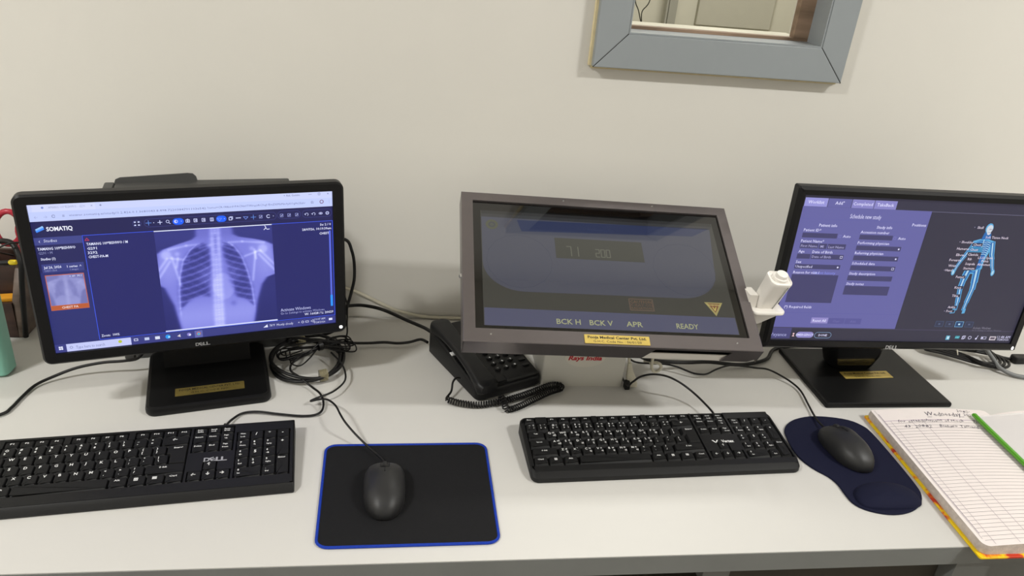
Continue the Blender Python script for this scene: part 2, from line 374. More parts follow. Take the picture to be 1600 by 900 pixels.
# ------------------------------------------------------------------ desk
D = 0.657
desk = empty('desk', (0.4, -0.33, FL)); tag(desk, 'long white laminate desk with a grey front edge along the wall', 'desk')
DX0, DX1 = -1.55, 2.1
MB().box2(DX0, DX1, -D, -0.002, -0.0012, 0).build('desk_top', 'desk_white', desk, smooth=0)
MB().box2(DX0, DX1, -D-0.001, -0.002, -0.033, -0.0013).build('edge_band', 'desk_grey', desk, smooth=0)
for x in (-1.5, 0.845, 2.05): MB().box2(x-0.028, x+0.028, -D+0.004, -0.05, FL+0.001, -0.034).build('leg_panel', 'desk_grey', desk, smooth=0)
MB().box2(0.43, 0.47, -D+0.012, -D+0.05, -0.07, -0.034).build('rail_bracket', 'desk_grey', desk, smooth=0)
MB().box2(DX0+0.04, DX1-0.04, -0.06, -0.045, FL+0.001, -0.034).build('back_panel', 'desk_dark', desk, smooth=0)
b = MB().box2(0.475, 0.815, -D+0.03, -D+0.045, -0.26, -0.036); b.build('drawer_front', 'desk_dark', desk, smooth=0)
b = MB().box2(0.875, 1.35, -D+0.03, -D+0.045, -0.26, -0.036); b.build('drawer_front', 'desk_grey', desk, smooth=0)

# ------------------------------------------------------------------ monitors
def bezel_part(M, root, ox0, ox1, oy0, oy1, r, sw, sh, mats, depth=0.03, front=0.004, chamf=0.003, name='bezel'):
    mb = MB(M); n = 6
    out = rr(ox0, ox1, oy0, oy1, r, n); of = offset(out, -chamf); inn = rr(-sw/2, sw/2, -sh/2, sh/2, 0.0004, n); back = offset(out, -chamf*1.2)
    mb.ring(of, inn, front); mb.ring(inn, inn, front, -0.0006)
    mb.ring(out, of, front-chamf, front); mb.ring(out, out, -depth+0.006, front-chamf); mb.ring(back, out, -depth, -depth+0.006)
    mb.add([(x, y, -depth) for x, y in back], [list(range(len(back)))[::-1]])
    return mb.build(name, mats, root)

# ---- left monitor
LM = pose(-0.3088, -0.2927, 0.2371, 0.2639, 0.04); LW, LH = 0.4098, 0.2304
lm = empty('monitor', (-0.325, -0.235, 0), 0.2639); tag(lm, 'black computer monitor with rounded corners showing a chest X-ray', 'monitor')
bezel_part(LM, lm, -0.2225, 0.2225, -0.1330, 0.1295, 0.012, LW, LH, 'bezel_black', 0.020)
mb = MB(LM); pts = rr(-0.16, 0.16, -0.115, 0.085, 0.02)
mb.loft([[(x, y, -0.020) for x, y in rr(-0.19, 0.19, -0.125, 0.100, 0.02)], [(x, y, -0.045) for x, y in pts], [(x, y, -0.052) for x, y in offset(pts, -0.01)]])
mb.build('back_housing', 'black_plastic', lm)
mb = MB(LM); mb.box((-0.105, -0.1365, -0.02), (0.10, 0.006, 0.012)); mb.build('lower_vent', 'black_plastic', lm)
mb = MB(LM); slanted_e_logo(mb, -0.0036, -0.1247, 0.022, 0.0055, 0.0042, bold=0.02); mb.build('logo', 'logo_grey', lm)
mb = MB(LM); mb.slab(ell(0.2128, -0.1224, 0.0028, 0.0028, 14), 0.003, 0.0046); mb.build('power_led', 'led_white', lm)
# stand: flat base and flat neck
Mb = Matrix.Translation((-0.325, -0.235, 0)) @ Matrix.Rotation(0.2400, 4, 'Z')
mb = MB(Mb); mb.slab(rr(-0.096, 0.096, -0.091, 0.092, 0.016), 0.0, 0.015, 0.006); base = mb.build('stand_base', 'black_satin', lm)
mb = MB(Mb); mb.slab(rr(-0.052, 0.055, -0.0, 0.0215, 0.0015, 2), 0.0151, 0.0157, mi=0); mb.M = Mb @ Matrix.Translation((0.0, -0.051, 0)); mb.v = []; mb.f = []; mb.mi = []; mb.col = []
mb.slab(rr(-0.052, 0.055, -0.011, 0.011, 0.001, 2), 0.0151, 0.0156)
st_ = mb.build('asset_sticker', 'gold_dull', base)
mb.v = []; mb.f = []; mb.mi = []; mb.col = []; put_text(mb, 'POOJA MEDICAL CENTER PVT. LTD.', 0.0015, 0.0045, 0.008, 0.01585, align='C', width=0.095, bold=0.01, res=1); put_text(mb, 'G.H.C. CODE NO.', 0.0015, -0.005, 0.007, 0.01585, align='C', width=0.06, res=1)
tag(mb.build('sticker_print', 'print_black', base), 'dark lettering')
mb = MB(Mb); pr = [(0.030, 0.013), (0.058, 0.013), (0.070, 0.20), (0.052, 0.20)]
mb.loft([[(-0.07, y, z) for y, z in pr], [(0.07, y, z) for y, z in pr]]); mb.build('stand_neck', 'black_satin', lm)

# X-ray picture
def sg(x): return 1/(1+np.exp(-np.clip(x, -40, 40)))
def xray(nx, ny):
    X, Y = np.meshgrid((np.arange(nx)+.5)/nx, (np.arange(ny)+.5)/ny)
    l = np.interp(Y, [0, .07, .1, .14, .18, .22, .50, .535, .56, .65, .746, 1], [.34, .335, .30, .17, .05, .0, -.03, .0, .03, .06, .094, .13])
    r = np.interp(Y, [0, .07, .1, .13, .16, .2, .5, .53, .6, .76, 1], [.65, .655, .70, .83, .93, 1.0, 1.02, .93, .88, .83, .785])
    body = sg((X-l)/.008)*sg((r-X)/.008)
    v = body*(.50+.10*np.exp(-((Y-.88)/.15)**2))
    v += .10*np.exp(-((X-.08)/.10)**2)*body*sg((.5-Y)/.05)+.1*np.exp(-((X-.92)/.10)**2)*body*sg((.5-Y)/.05)
    v -= .08*body*sg((.09-Y)/.02)
    # lungs
    m1 = np.interp(Y, [.14, .2, .4, .55, .7], [.41, .44, .44, .41, .405]); a1 = np.interp(Y, [.13, .15, .2, .3, .45, .61, .8], [.40, .34, .28, .21, .17, .15, .140])
    d1 = np.interp(X, [.13, .16, .22, .28, .334, .38, .43], [.83, .78, .715, .68, .668, .675, .70])
    m2 = np.interp(Y, [.15, .2, .3, .37, .45, .55, .62, .7, .75], [.56, .555, .565, .59, .585, .60, .625, .64, .645]); a2 = np.interp(Y, [.14, .16, .2, .3, .45, .62, .82], [.57, .62, .66, .715, .755, .785, .797])
    d2 = np.interp(X, [.58, .62, .66, .70, .74, .78, .80], [.70, .712, .72, .735, .76, .81, .85])
    k = .010
    L1 = sg((X-a1)/k)*sg((m1-X)/k)*sg((d1-Y)/.008)*sg((Y-.135)/.01); L2 = sg((X-m2)/k)*sg((a2-X)/k)*sg((d2-Y)/.008)*sg((Y-.145)/.01)
    v -= (L1+L2)*.33
    for Lm, cx, sgn in ((L1, .44, -1), (L2, .56, 1)):
        q = (X-cx)*sgn
        ph = (Y-.55*q-.9*q*q*0+.75*q*q)/.062
        v += Lm*.16*np.maximum(0, np.cos(2*np.pi*ph))
        ph2 = (Y+.75*q)/.085
        v += Lm*.035*np.maximum(0, np.cos(2*np.pi*ph2+1))
    rs = np.random.RandomState(3)
    # hilar markings
    for hx, hy, s_ in ((.40, .42, .045), (.615, .42, .04), (.39, .5, .05), (.63, .5, .04)):
        nz = rs.rand(ny, nx); v += .12*np.exp(-((X-hx)**2+(Y-hy)**2)/(2*s_*s_))*(.4+.9*nz)*(L1+L2)
    v += (L1+L2)*(rs.rand(ny, nx)-.5)*.07
    # rib-cage rims
    for Lb, s0 in ((a1, .145), (a2, .15)):
        v += .20*np.exp(-((X-Lb)/.009)**2)*sg((Y-s0)/.01)*sg((.84-Y)/.02)
    # heart, spine
    v += .10*sg((1-(((X-.535)/.095)**2+((Y-.59)/.135)**2))/.08)*body
    xs = .503-.035*Y
    v += body*(.17+.03*np.cos(2*np.pi*Y/.052))*np.exp(-((X-xs)/.050)**4)+body*.07*np.exp(-((X-xs-.03)/.012)**2)+body*.05*np.exp(-((X-xs+.03)/.012)**2)
    v += body*.10*np.exp(-((X-xs)/.012)**2)*np.cos(2*np.pi*Y/.052)**2
    v -= body*.16*np.exp(-((X-xs)/.012)**2)*sg((.26-Y)/.02)*sg((Y-.07)/.01)
    def seg(x0, y0, x1, y1, w_, a):
        nonlocal v
        dx, dy = x1-x0, y1-y0; t = np.clip(((X-x0)*dx+(Y-y0)*dy)/(dx*dx+dy*dy), 0, 1)
        d = np.hypot(X-x0-t*dx, Y-y0-t*dy); v += a*np.exp(-(d/w_)**2)*body
    for x0, y0, x1, y1 in ((.45, .165, .36, .185), (.36, .150, .25, .155), (.25, .155, .10, .185), (.56, .165, .64, .18), (.61, .15, .73, .15), (.73, .15, .92, .175)): seg(x0, y0, x1, y1, .011, .16)
    for x0, y0, x1, y1 in ((.12, .26, .17, .55), (.11, .27, .26, .30), (.0, .38, .08, .27), (.0, .45, .1, .30), (.17, .27, .15, .36), (.84, .26, .80, .55), (.74, .30, .88, .25), (.89, .26, 1., .40), (.87, .29, 1., .46), (.83, .24, .84, .33)): seg(x0, y0, x1, y1, .012, .17)
    for x0, y0, rd in ((.075, .235, .04), (.168, .232, .018), (.905, .235, .04), (.807, .226, .018)): v += .16*sg((rd-np.hypot(X-x0, Y-y0))/.006)
    v -= .12*sg((.022-np.hypot(X-.61, (Y-.775)*1.0))/.008)
    for yy in (.8, .86, .92): v += .05*np.exp(-((Y-yy)/.008)**2)*np.exp(-((X-.47)/.05)**4)
    v += (rs.rand(ny, nx)-.5)*.015*body
    v += (1-body)*(.05+.10*np.exp(-((Y-.05)/.2)**2)+.05*np.exp(-((Y-.6)/.3)**2))
    return np.clip(v, 0, 1)
def ramp(v, stops):
    xs = [s_[0] for s_ in stops]; ch = [np.interp(v, xs, [s_[1][k] for s_ in stops]) for k in range(3)]
    a = np.stack(ch, -1)/255.0; a = np.where(a <= 0.04045, a/12.92, ((a+0.055)/1.055)**2.4); return a
def add_grid(cv, s0, t0, s1, t1, img, l):
    ny, nx, _ = img.shape; vs = []
    for j in range(ny+1):
        for i in range(nx+1): vs.append(cv.p(s0+(s1-s0)*i/nx, t0+(t1-t0)*j/ny, l))
    o = len(cv.mb.v); M = cv.mb.M; cv.mb.v += [tuple(M @ Vector(p)) for p in vs]; w_ = nx+1
    # corner colours averaged over the neighbouring samples
    pad = np.pad(img, ((1, 1), (1, 1), (0, 0)), 'edge'); vc = (pad[:-1, :-1]+pad[1:, :-1]+pad[:-1, 1:]+pad[1:, 1:])/4
    for j in range(ny):
        for i in range(nx):
            a = j*w_+i; cv.mb.f.append([o+a+w_, o+a+w_+1, o+a+1, o+a]); cv.mb.mi.append(0)
            cv.mb.col.append([tuple(vc[j+1, i])+(1.,), tuple(vc[j+1, i+1])+(1.,), tuple(vc[j, i+1])+(1.,), tuple(vc[j, i])+(1.,)])
XS = [(0, (31, 33, 98)), (.15, (52, 55, 130)), (.3, (82, 84, 172)), (.5, (125, 128, 222)), (.7, (168, 172, 250)), (1, (226, 230, 255))]

cv = Canvas(LM, LW, LH)
NAVY = (33, 35, 96); WH = (226, 230, 255); GR = (150, 155, 205); BLU = (24, 96, 255)
cv.rect(0, 0, 1, 1, (35, 37, 104), 0)
cv.rect(0, 0, 1, .110, (206, 214, 255), 1); cv.rect(0, .05, 1, .108, (196, 208, 255), 2)
cv.rect(.012, .006, .20, .05, (214, 220, 255), 3)
GT = (92, 98, 142)
cv.text('▾', .012, .027, .004, GT); cv.text('TAMANG 109*BISHWO - G291', .055, .025, .0048, GT, to=.169); cv.text('×', .186, .025, .006, GT); cv.text('+', .212, .025, .007, GT); cv.disc(.043, .025, .0016, (120, 140, 210), 4)
cv.text('←', .014, .083, .006, (160, 168, 215)); cv.text('→', .042, .083, .006, (160, 168, 215)); cv.circ(.071, .081, .0019, .0006, GT, 4, 20, 330); cv.text('≡', .097, .081, .006, GT)
cv.text('viewer.somatiq.ai/study/1.2.826.0.1.3680043.8.498.72203847911036542', .117, .079, .0046, (112, 118, 168), to=.55); cv.text('?series=CR-08&uid=PACNx0TWmpjtRC9sgUEmZXMhMm9yXOgHs2Eahr', .555, .077, .0046, (112, 118, 168), to=.90)
cv.text('+ Ask Gemini', .822, .020, .0046, GT, to=.88); cv.line([(.912, .02), (.924, .02)], .0005, GT, 4); cv.frame(.948, .012, .955, .026, .0005, GT, 4); cv.text('×', .981, .02, .006, GT); cv.text('☆', .918, .076, .006, GT); cv.circ(.960, .075, .0026, .0010, (118, 70, 110), 4); cv.text('⋮', .987, .075, .006, GT)
# header bar of the viewer
cv.rect(0, .110, 1, .212, (32, 32, 84), 1)
for k, (a, c_) in enumerate((((.014, .163), (.033, .146)), ((.014, .172), (.034, .156)))): cv.line([a, c_], .0031, ((150, 200, 255), (60, 140, 255))[k], 3)
cv.text('SOMATIQ', .043, .160, .0085, (240, 242, 255), to=.121, bold=.03, res=2)
BD = (78, 82, 160)
def icons(lst, t):
    for s_, kd in lst:
        c_ = (206, 212, 255)
        if kd == 'grid':
            for dx in (-.006, .006):
                for dy in (-.010, .010): cv.rect(s_+dx-.003, t+dy-.004, s_+dx+.003, t+dy+.004, c_, 4)
        elif kd == 'plus': cv.line([(s_-.009, t), (s_+.009, t)], .0006, (110, 160, 255), 4); cv.line([(s_, t-.016), (s_, t+.016)], .0006, (110, 160, 255), 4)
        elif kd == 'move': cv.line([(s_-.007, t), (s_+.007, t)], .0009, c_, 4); cv.line([(s_, t-.013), (s_, t+.013)], .0009, c_, 4); cv.disc(s_, t, .001, c_, 4)
        elif kd == 'mag': cv.circ(s_-.001, t-.003, .0020, .0007, c_, 4); cv.line([(s_+.003, t+.005), (s_+.007, t+.013)], .0008, c_, 4)
        elif kd == 'half': cv.circ(s_, t, .0023, .0006, c_, 5); cv.circ(s_, t, .0012, .0014, c_, 5, 90, 270)
        elif kd == 'cam': cv.frame(s_-.006, t-.007, s_+.006, t+.010, .0008, c_, 4); cv.disc(s_, t+.002, .0012, c_, 4); cv.line([(s_-.002, t-.011), (s_+.002, t-.011)], .0008, c_, 4)
        elif kd == 'sq': cv.frame(s_-.005, t-.010, s_+.005, t+.010, .0009, c_, 4); cv.disc(s_+.001, t, .0011, c_, 4)
        elif kd == 'sq2': cv.frame(s_-.005, t-.010, s_+.005, t+.010, .0009, c_, 4); cv.line([(s_, t-.010), (s_, t+.010)], .0009, c_, 4)
        elif kd == 'cube': cv.frame(s_-.006, t-.006, s_+.003, t+.011, .0009, c_, 4); cv.line([(s_-.003, t-.011), (s_+.006, t-.011), (s_+.006, t+.006)], .0009, c_, 4)
        elif kd == 'rule': cv.line([(s_-.008, t), (s_+.008, t)], .0012, c_, 4)
        elif kd == 'ang': cv.line([(s_-.008, t-.006), (s_+.008, t-.004), (s_, t+.012), (s_-.008, t-.006)], .0006, (130, 160, 255), 4)
        elif kd == 'rot': cv.circ(s_, t, .0024, .0009, c_, 4, 40, 320)
        elif kd == 'doc': cv.frame(s_-.005, t-.010, s_+.005, t+.010, .0006, (150, 158, 225), 4); cv.line([(s_-.002, t+.004), (s_+.004, t-.004)], .0007, c_, 4)
        elif kd == 'undo': cv.circ(s_, t+.002, .0021, .0007, c_, 4, -60, 170); cv.line([(s_-.008, t-.002), (s_-.004, t+.006)], .0008, c_, 4)
        elif kd == 'eye': cv.circ(s_, t, .0026, .0007, c_, 4, ry=.0015); cv.disc(s_, t, .0009, c_, 4)
        elif kd == 'gear': cv.circ(s_, t, .0022, .0010, c_, 4); cv.disc(s_, t, .0006, c_, 4)
        elif kd == 'dot': cv.disc(s_, t, .0006, c_, 4)
cv.circ(.320, .158, .0055, .0003, BD, 3); cv.pill(.343, .792, .157, .0125, BD, 2, .0003); cv.pill(.796, .880, .154, .0125, BD, 2, .0003); cv.pill(.886, .997, .155, .0125, BD, 2, .0003)
cv.pill(.435, .472, .158, .0100, BLU, 3); cv.pill(.581, .616, .1565, .0098, BLU, 3)
icons([(.320, 'grid'), (.357, 'plus'), (.374, 'dot'), (.394, 'move'), (.42, 'mag'), (.446, 'half'), (.464, 'dot'), (.485, 'cam'), (.511, 'sq'), (.538, 'sq'), (.566, 'sq2'), (.592, 'ang'), (.609, 'dot'), (.631, 'cube'), (.657, 'rule'), (.683, 'ang'), (.710, 'plus'), (.736, 'doc'), (.763, 'rot'), (.781, 'dot'), (.811, 'doc'), (.838, 'doc'), (.866, 'doc'), (.903, 'undo'), (.929, 'undo'), (.955, 'eye'), (.980, 'gear')], .157)
# side bar
cv.rect(0, .212, .145, .942, (42, 47, 112), 1); cv.rect(0, .262, .145, .44, (36, 37, 92), 2); cv.rect(.001, .212, .143, .260, (64, 70, 138), 2)
cv.text('‹', .014, .234, .007, WH); cv.text('Studies', .029, .234, .0062, WH, to=.068)
cv.text('TAMANG 109*BISHWO', .006, .285, .0058, WH, to=.120, bold=.02); cv.text('G291 • M', .007, .312, .0052, GR, to=.048); cv.text('Studies (1)', .010, .351, .0052, WH, to=.054, bold=.02)
cv.rect(.008, .386, .136, .442, (58, 64, 132), 3); cv.text('Jul 26, 2026', .014, .407, .0052, WH, to=.067, bold=.02, l=4); cv.text('CHEST-CR-A', .014, .429, .004, GR, to=.052, l=4); cv.text('1 series', .084, .409, .005, WH, to=.116, bold=.015, l=4); cv.text('1 images', .092, .430, .004, GR, to=.117, l=4); cv.text('^', .122, .412, .006, WH, l=4)
cv.rect(.012, .459, .131, .701, (196, 104, 78), 3); add_grid(cv, .0145, .464, .1285, .667, ramp(np.clip(xray(34, 34)*.55+.32, 0, 1), [(0, (70, 70, 130)), (.5, (132, 134, 196)), (1, (186, 188, 238))]), 4)
cv.rect(.0135, .669, .1295, .698, (186, 92, 52), 4); cv.text('CHEST PA', .071, .684, .0048, (236, 214, 214), 'C', bold=.02, l=5); cv.text('× 89  M:1', .123, .475, .0042, WH, 'R', l=5)
# viewport
VB = (66, 98, 255)
cv.frame(.1455, .214, .998, .936, .0007, VB, 4)
cv.line([(.158-.006, .248), (.158, .232), (.158+.006, .248), (.152, .248)], .0008, (196, 60, 80), 4)
for s_, t_, e_ in (('TAMANG 109*BISHWO / M', .272, .283), ('G291', .301, .184), ('3292', .329, .184), ('CHEST-PA-M', .357, .215)): cv.text(s_, .154, t_, .0056, WH, to=e_, bold=.02)
cv.text('Zoom:  100%', .153, .910, .0056, WH, to=.212, bold=.015)
add_grid(cv, .370, .216, .773, .925, ramp(xray(210, 196), XS), 2)
cv.rect(.370, .2125, .773, .2185, (226, 232, 255), 5); cv.rect(.367, .923, .773, .9325, (214, 220, 255), 5)
cv.line([(.744, .250), (.752, .235), (.748, .222)], .0010, WH, 5); cv.line([(.750, .240), (.757, .248), (.764, .246)], .0010, WH, 5)
cv.text('Se: 2 / 0', .992, .238, .0052, WH, 'R', bold=.02); cv.text('28/07/26, 10:19:39am', .993, .267, .0052, WH, 'R', bold=.02); cv.text('CHEST', .985, .302, .0052, WH, 'R', bold=.02)
cv.rect(.9835, .285, .9905, .862, (92, 108, 226), 3); cv.rect(.9825, .775, .9915, .862, (46, 150, 255), 4)
cv.text('Activate Windows', .787, .856, .0078, (196, 200, 246), to=.903, res=2); cv.text('Go to Settings to activate Windows.', .786, .883, .0056, (168, 172, 226), to=.959); cv.text('W: 16028 / L: 20629', .992, .907, .0056, WH, 'R', bold=.02)
# task bar
cv.rect(0, .942, 1, 1, (58, 62, 132), 4); cv.rect(.036, .944, .2465, .998, (198, 204, 250), 5)
for dx in (-.0035, .0035):
    for dy in (-.0065, .0065): cv.rect(.018+dx-.003, .969+dy-.0055, .018+dx+.003, .969+dy+.0055, WH, 6)
cv.circ(.051, .970, .0018, .0006, (110, 116, 170), 6); cv.text('Type here to search', .066, .973, .0068, (112, 118, 172), to=.159, l=6); cv.disc(.21, .966, .0026, (186, 200, 60), 6)
cv.frame(.257, .959, .269, .973, .0008, WH, 6); cv.rect(.292, .957, .308, .977, (196, 206, 240), 6); cv.rect(.328, .957, .344, .979, (220, 226, 246), 6); cv.disc(.372, .968, .0036, (40, 150, 240), 6); cv.disc(.376, .971, .0016, (170, 230, 250), 7); cv.poly([(.404, .972), (.415, .958), (.416, .982)], (214, 206, 216), 6); cv.disc(.446, .968, .0030, (140, 130, 210), 6); cv.disc(.449, .972, .0016, WH, 7)
cv.rect(.466, .946, .494, .998, (96, 104, 176), 5); cv.disc(.480, .969, .0032, (206, 90, 90), 6); cv.disc(.480, .971, .0024, (90, 190, 170), 7); cv.disc(.480, .969, .0013, (80, 130, 250), 8)
cv.poly([(.717, .978), (.733, .955), (.735, .978)], WH, 6); cv.text('78°F  Mostly cloudy', .741, .967, .0056, WH, to=.832, l=6); cv.text('^', .851, .97, .006, WH, l=6)
cv.circ(.869, .967, .0018, .0006, WH, 6); cv.frame(.881, .961, .892, .973, .0006, WH, 6); cv.text('◁)', .900, .967, .006, WH, l=6); cv.text('11:07 AM', .958, .956, .0046, WH, 'R', l=6); cv.text('7/28/2026', .958, .981, .0046, WH, 'R', l=6); cv.rect(.973, .958, .987, .975, WH, 6)
cv.mb.build('display', 'display_matte', lm, smooth=0)

# ---- right monitor
RM = pose(0.8837, -0.2813, 0.2598, -0.0012, 0.0412); RW, RH = 0.476, 0.26775
rm = empty('monitor', (0.902, -0.215, 0), 0.0); tag(rm, 'wide black computer monitor showing a blue skeleton figure and form fields', 'monitor')
bezel_part(RM, rm, -0.2500, 0.2545, -0.1500, 0.1475, 0.0035, RW, RH, 'bezel_black', 0.022, chamf=0.005)
mb = MB(RM); pts = rr(-0.15, 0.15, -0.10, 0.09, 0.02)
mb.loft([[(x, y, -0.022) for x, y in rr(-0.2, 0.2, -0.13, 0.12, 0.02)], [(x, y, -0.052) for x, y in pts], [(x, y, -0.058) for x, y in offset(pts, -0.01)]]); mb.build('back_housing', 'black_plastic', rm)
mb = MB(RM); slanted_e_logo(mb, 0.0, -0.1440, 0.026, 0.0075, 0.0042, bold=0.02); mb.build('logo', 'logo_grey', rm)
mb = MB(RM); mb.slab(ell(0.2440, -0.1425, 0.0022, 0.0035, 12), 0.003, 0.0046); mb.build('power_led', 'led_white', rm)
Mb = Matrix.Translation((0.902, -0.215, 0)) @ Matrix.Rotation(0.012, 4, 'Z')
mb = MB(Mb); mb.slab(rr(-0.130, 0.127, -0.1015, 0.098, 0.004, 3), 0.0, 0.010, 0.004); base = mb.build('stand_base', 'black_satin', rm)
mb = MB(Mb)
rings = []
for z, hw, y0, y1 in ((0.0101, 0.043, 0.016, 0.060), (0.016, 0.047, 0.014, 0.062), (0.04, 0.056, 0.012, 0.062), (0.08, 0.060, 0.014, 0.060), (0.20, 0.058, 0.016, 0.050)): rings.append([(x-0.012, y, z) for x, y in rr(-hw, hw, y0, y1, 0.016, 4)])
mb.loft(rings); mb.build('stand_neck', 'black_gloss', rm)
Ms = Matrix.Translation((0.908, -0.2195, 0.0101)) @ Matrix.Rotation(0.05, 4, 'Z')
mb = MB(Ms); mb.slab(rr(-0.052, 0.052, -0.012, 0.012, 0.0008, 2), 0.0, 0.0005); mb.build('asset_sticker', 'gold', base)
mb = MB(Ms); put_text(mb, 'Pooja Medical Center Pvt. Ltd.', 0, 0.005, 0.008, 0.0007, align='C', width=0.09, res=1, bold=.015); put_text(mb, 'G.H.C. Code No.', 0, -0.006, 0.007, 0.0007, align='C', width=0.06, res=1)
tag(mb.build('sticker_print', 'print_black', base), 'dark lettering')

cv = Canvas(RM, RW, RH)
PU = (100, 99, 162); DK = (50, 48, 66); FD = (66, 64, 106); LV = (224, 222, 255)
cv.rect(0, 0, 1, 1, DK, 0); cv.rect(0, 0, 1, .016, (46, 44, 62), 1); cv.rect(0, .016, 1, .0745, (50, 48, 68), 1)
cv.rect(.004, .0745, .494, .906, PU, 1); cv.line([(.494, .077), (1, .077)], .0007, (112, 110, 140), 2); cv.rect(.494, .0745, .4955, .906, (40, 38, 58), 2)
for s0, s1, c_, tx in ((.007, .092, (150, 148, 216), 'Worklist'), (.094, .181, PU, 'Add⁺'), (.183, .266, (136, 132, 198), 'Completed'), (.268, .352, (136, 132, 198), 'TakeBack')):
    cv.rect(s0, .019, s1, .074, c_, 2); cv.text(tx, (s0+s1)/2, .046, .0078, LV, 'C', bold=.012)
cv.text('Schedule new study', .189, .127, .0105, LV, to=.307, res=2)
cv.line([(.006, .155), (.49, .155)], .0004, (94, 94, 166), 2); cv.line([(.006, .80), (.49, .80)], .0005, (90, 90, 160), 2); cv.rect(.4255, .16, .4262, .79, (96, 96, 168), 2)
cv.text('Patient info', .116, .193, .0072, LV, 'C', bold=.012); cv.text('Study info', .331, .193, .0072, LV, 'C', bold=.012); cv.text('Positions', .461, .168, .0072, LV, 'C', bold=.012)
for tx, s_, t_ in (('Patient ID*', .029, .227), ('Accession number', .245, .228), ('Patient Name*', .029, .300), ('Performing physician', .245, .300), ('Age', .029, .370), ('Date of Birth', .082, .371), ('Referring physician', .245, .369), ('Sex', .029, .441), ('Scheduled date', .245, .440), ('Reason for visit / ', .029, .513), ('Study description', .245, .511), ('Study notes', .245, .583), ('(*) Required fields', .027, .757), ('Auto', .182, .261), ('Auto', .395, .262)): cv.text(tx, s_, t_, .0070, LV, bold=.008)
cv.text('Patient history', .105, .513, .0070, (140, 150, 240))
for s0, t0, s1, t1 in ((.028, .246, .160, .278), (.245, .246, .373, .278), (.029, .315, .098, .349), (.101, .315, .131, .350), (.134, .315, .203, .350), (.244, .319, .418, .350), (.027, .387, .078, .420), (.081, .387, .205, .420), (.244, .387, .419, .420), (.028, .457, .203, .489), (.243, .456, .419, .490), (.026, .528, .206, .725), (.243, .526, .419, .561), (.242, .598, .420, .662)): cv.rect(s0, t0, s1, t1, FD, 2)
cv.frame(.166, .254, .174, .270, .0005, (130, 130, 200), 3); cv.frame(.378, .254, .386, .270, .0005, (130, 130, 200), 3)
for tx, s_, t_ in (('First Name', .033, .333), ('MI', .107, .334), ('Last Name', .138, .335), ('Date of Birth', .085, .404), ('Unspecified', .032, .473)): cv.text(tx, s_, t_, .0066, (176, 172, 216) if tx != 'Unspecified' else LV, bold=.005)
for s_, t_ in ((.410, .336), (.410, .404), (.194, .473)): cv.disc(s_, t_, .0016, LV, 3)
for s_, t_ in ((.197, .403), (.410, .473)): cv.frame(s_-.004, t_-.007, s_+.004, t_+.007, .0007, LV, 3)
cv.rect(.146, .832, .213, .874, (146, 138, 200), 2); cv.text('Reset All', .179, .854, .007, LV, 'C', bold=.015)
for s0, s1, tx in ((.215, .279, 'Clear'), (.281, .347, 'Add'),): cv.rect(s0, .834, s1, .876, (88, 86, 150), 2); cv.text(tx, (s0+s1)/2, .856, .006, (112, 110, 172), 'C')
cv.rect(0, .908, 1, .912, (72, 68, 96), 2); cv.rect(0, .912, .079, .99, (72, 70, 120), 2); cv.text('Vxyance', .031, .961, .0092, (176, 178, 226), 'C', res=2)
cv.disc(.091, .954, .0017, (240, 200, 200), 3); cv.poly([(.086, .974), (.091, .960), (.096, .974)], (240, 200, 200), 3)
cv.pill(.102, .171, .961, .0118, (140, 134, 196), 3); cv.text('EMERGENCY', .1365, .961, .0058, LV, 'C', bold=.015, l=4); cv.pill(.175, .243, .962, .0118, (140, 176, 216), 3, .0006); cv.text('DONE', .209, .962, .0058, LV, 'C', bold=.015)
# skeleton figure
B1 = (34, 104, 176); B2 = (92, 168, 216); B3 = (178, 214, 232)
def limb(pts, w0, w1, l=3):
    for k, (c_, f_) in enumerate(((B2, 1.0), (B1, .72), (B3, .26))):
        for (a, b_), i in zip(zip(pts[:-1], pts[1:]), range(9)): cv.line([a, b_], (w0+(w1-w0)*i/max(1, len(pts)-2))*f_, c_, l+k)
limb([(.700, .285), (.684, .350), (.674, .385), (.664, .430), (.658, .475)], .0085, .005); limb([(.774, .272), (.786, .350), (.794, .380), (.804, .430), (.813, .462)], .0095, .006)
limb([(.714, .46), (.708, .520), (.706, .590), (.714, .690), (.716, .750)], .0135, .007); limb([(.748, .46), (.754, .540), (.757, .592), (.752, .690), (.750, .750)], .0135, .007)
for s_, sg_ in ((.708, -1), (.750, 1)): cv.poly([(s_-.002, .745), (s_+.010, .745), (s_+.010, .778), (s_-.010 if sg_ < 0 else s_-.002, .782)], B2, 6)
for s_, t_ in ((.655, .482), (.816, .478)): cv.disc(s_, t_, .0036, B2, 6, ry=.0062); cv.disc(s_, t_, .0018, B3, 7, ry=.0042)
cv.poly([(.690, .262), (.718, .246), (.752, .246), (.777, .258), (.774, .320), (.764, .400), (.766, .452), (.742, .490), (.720, .490), (.699, .462), (.708, .400), (.696, .320)], B2, 3)
cv.poly([(.700, .272), (.720, .256), (.750, .256), (.768, .268), (.764, .320), (.756, .400), (.758, .450), (.740, .480), (.722, .480), (.706, .455), (.715, .400), (.706, .320)], B1, 4)
for k in range(7): cv.line([(.739, .268+k*.014), (.752, .264+k*.014), (.765, .272+k*.014)], .0011, B3, 6); cv.line([(.731, .268+k*.014), (.718, .264+k*.014), (.704, .272+k*.014)], .0011, B2, 6)
cv.line([(.735, .25), (.735, .45)], .0016, B3, 6); cv.line([(.712, .450), (.735, .470), (.758, .450)], .002, B2, 6)
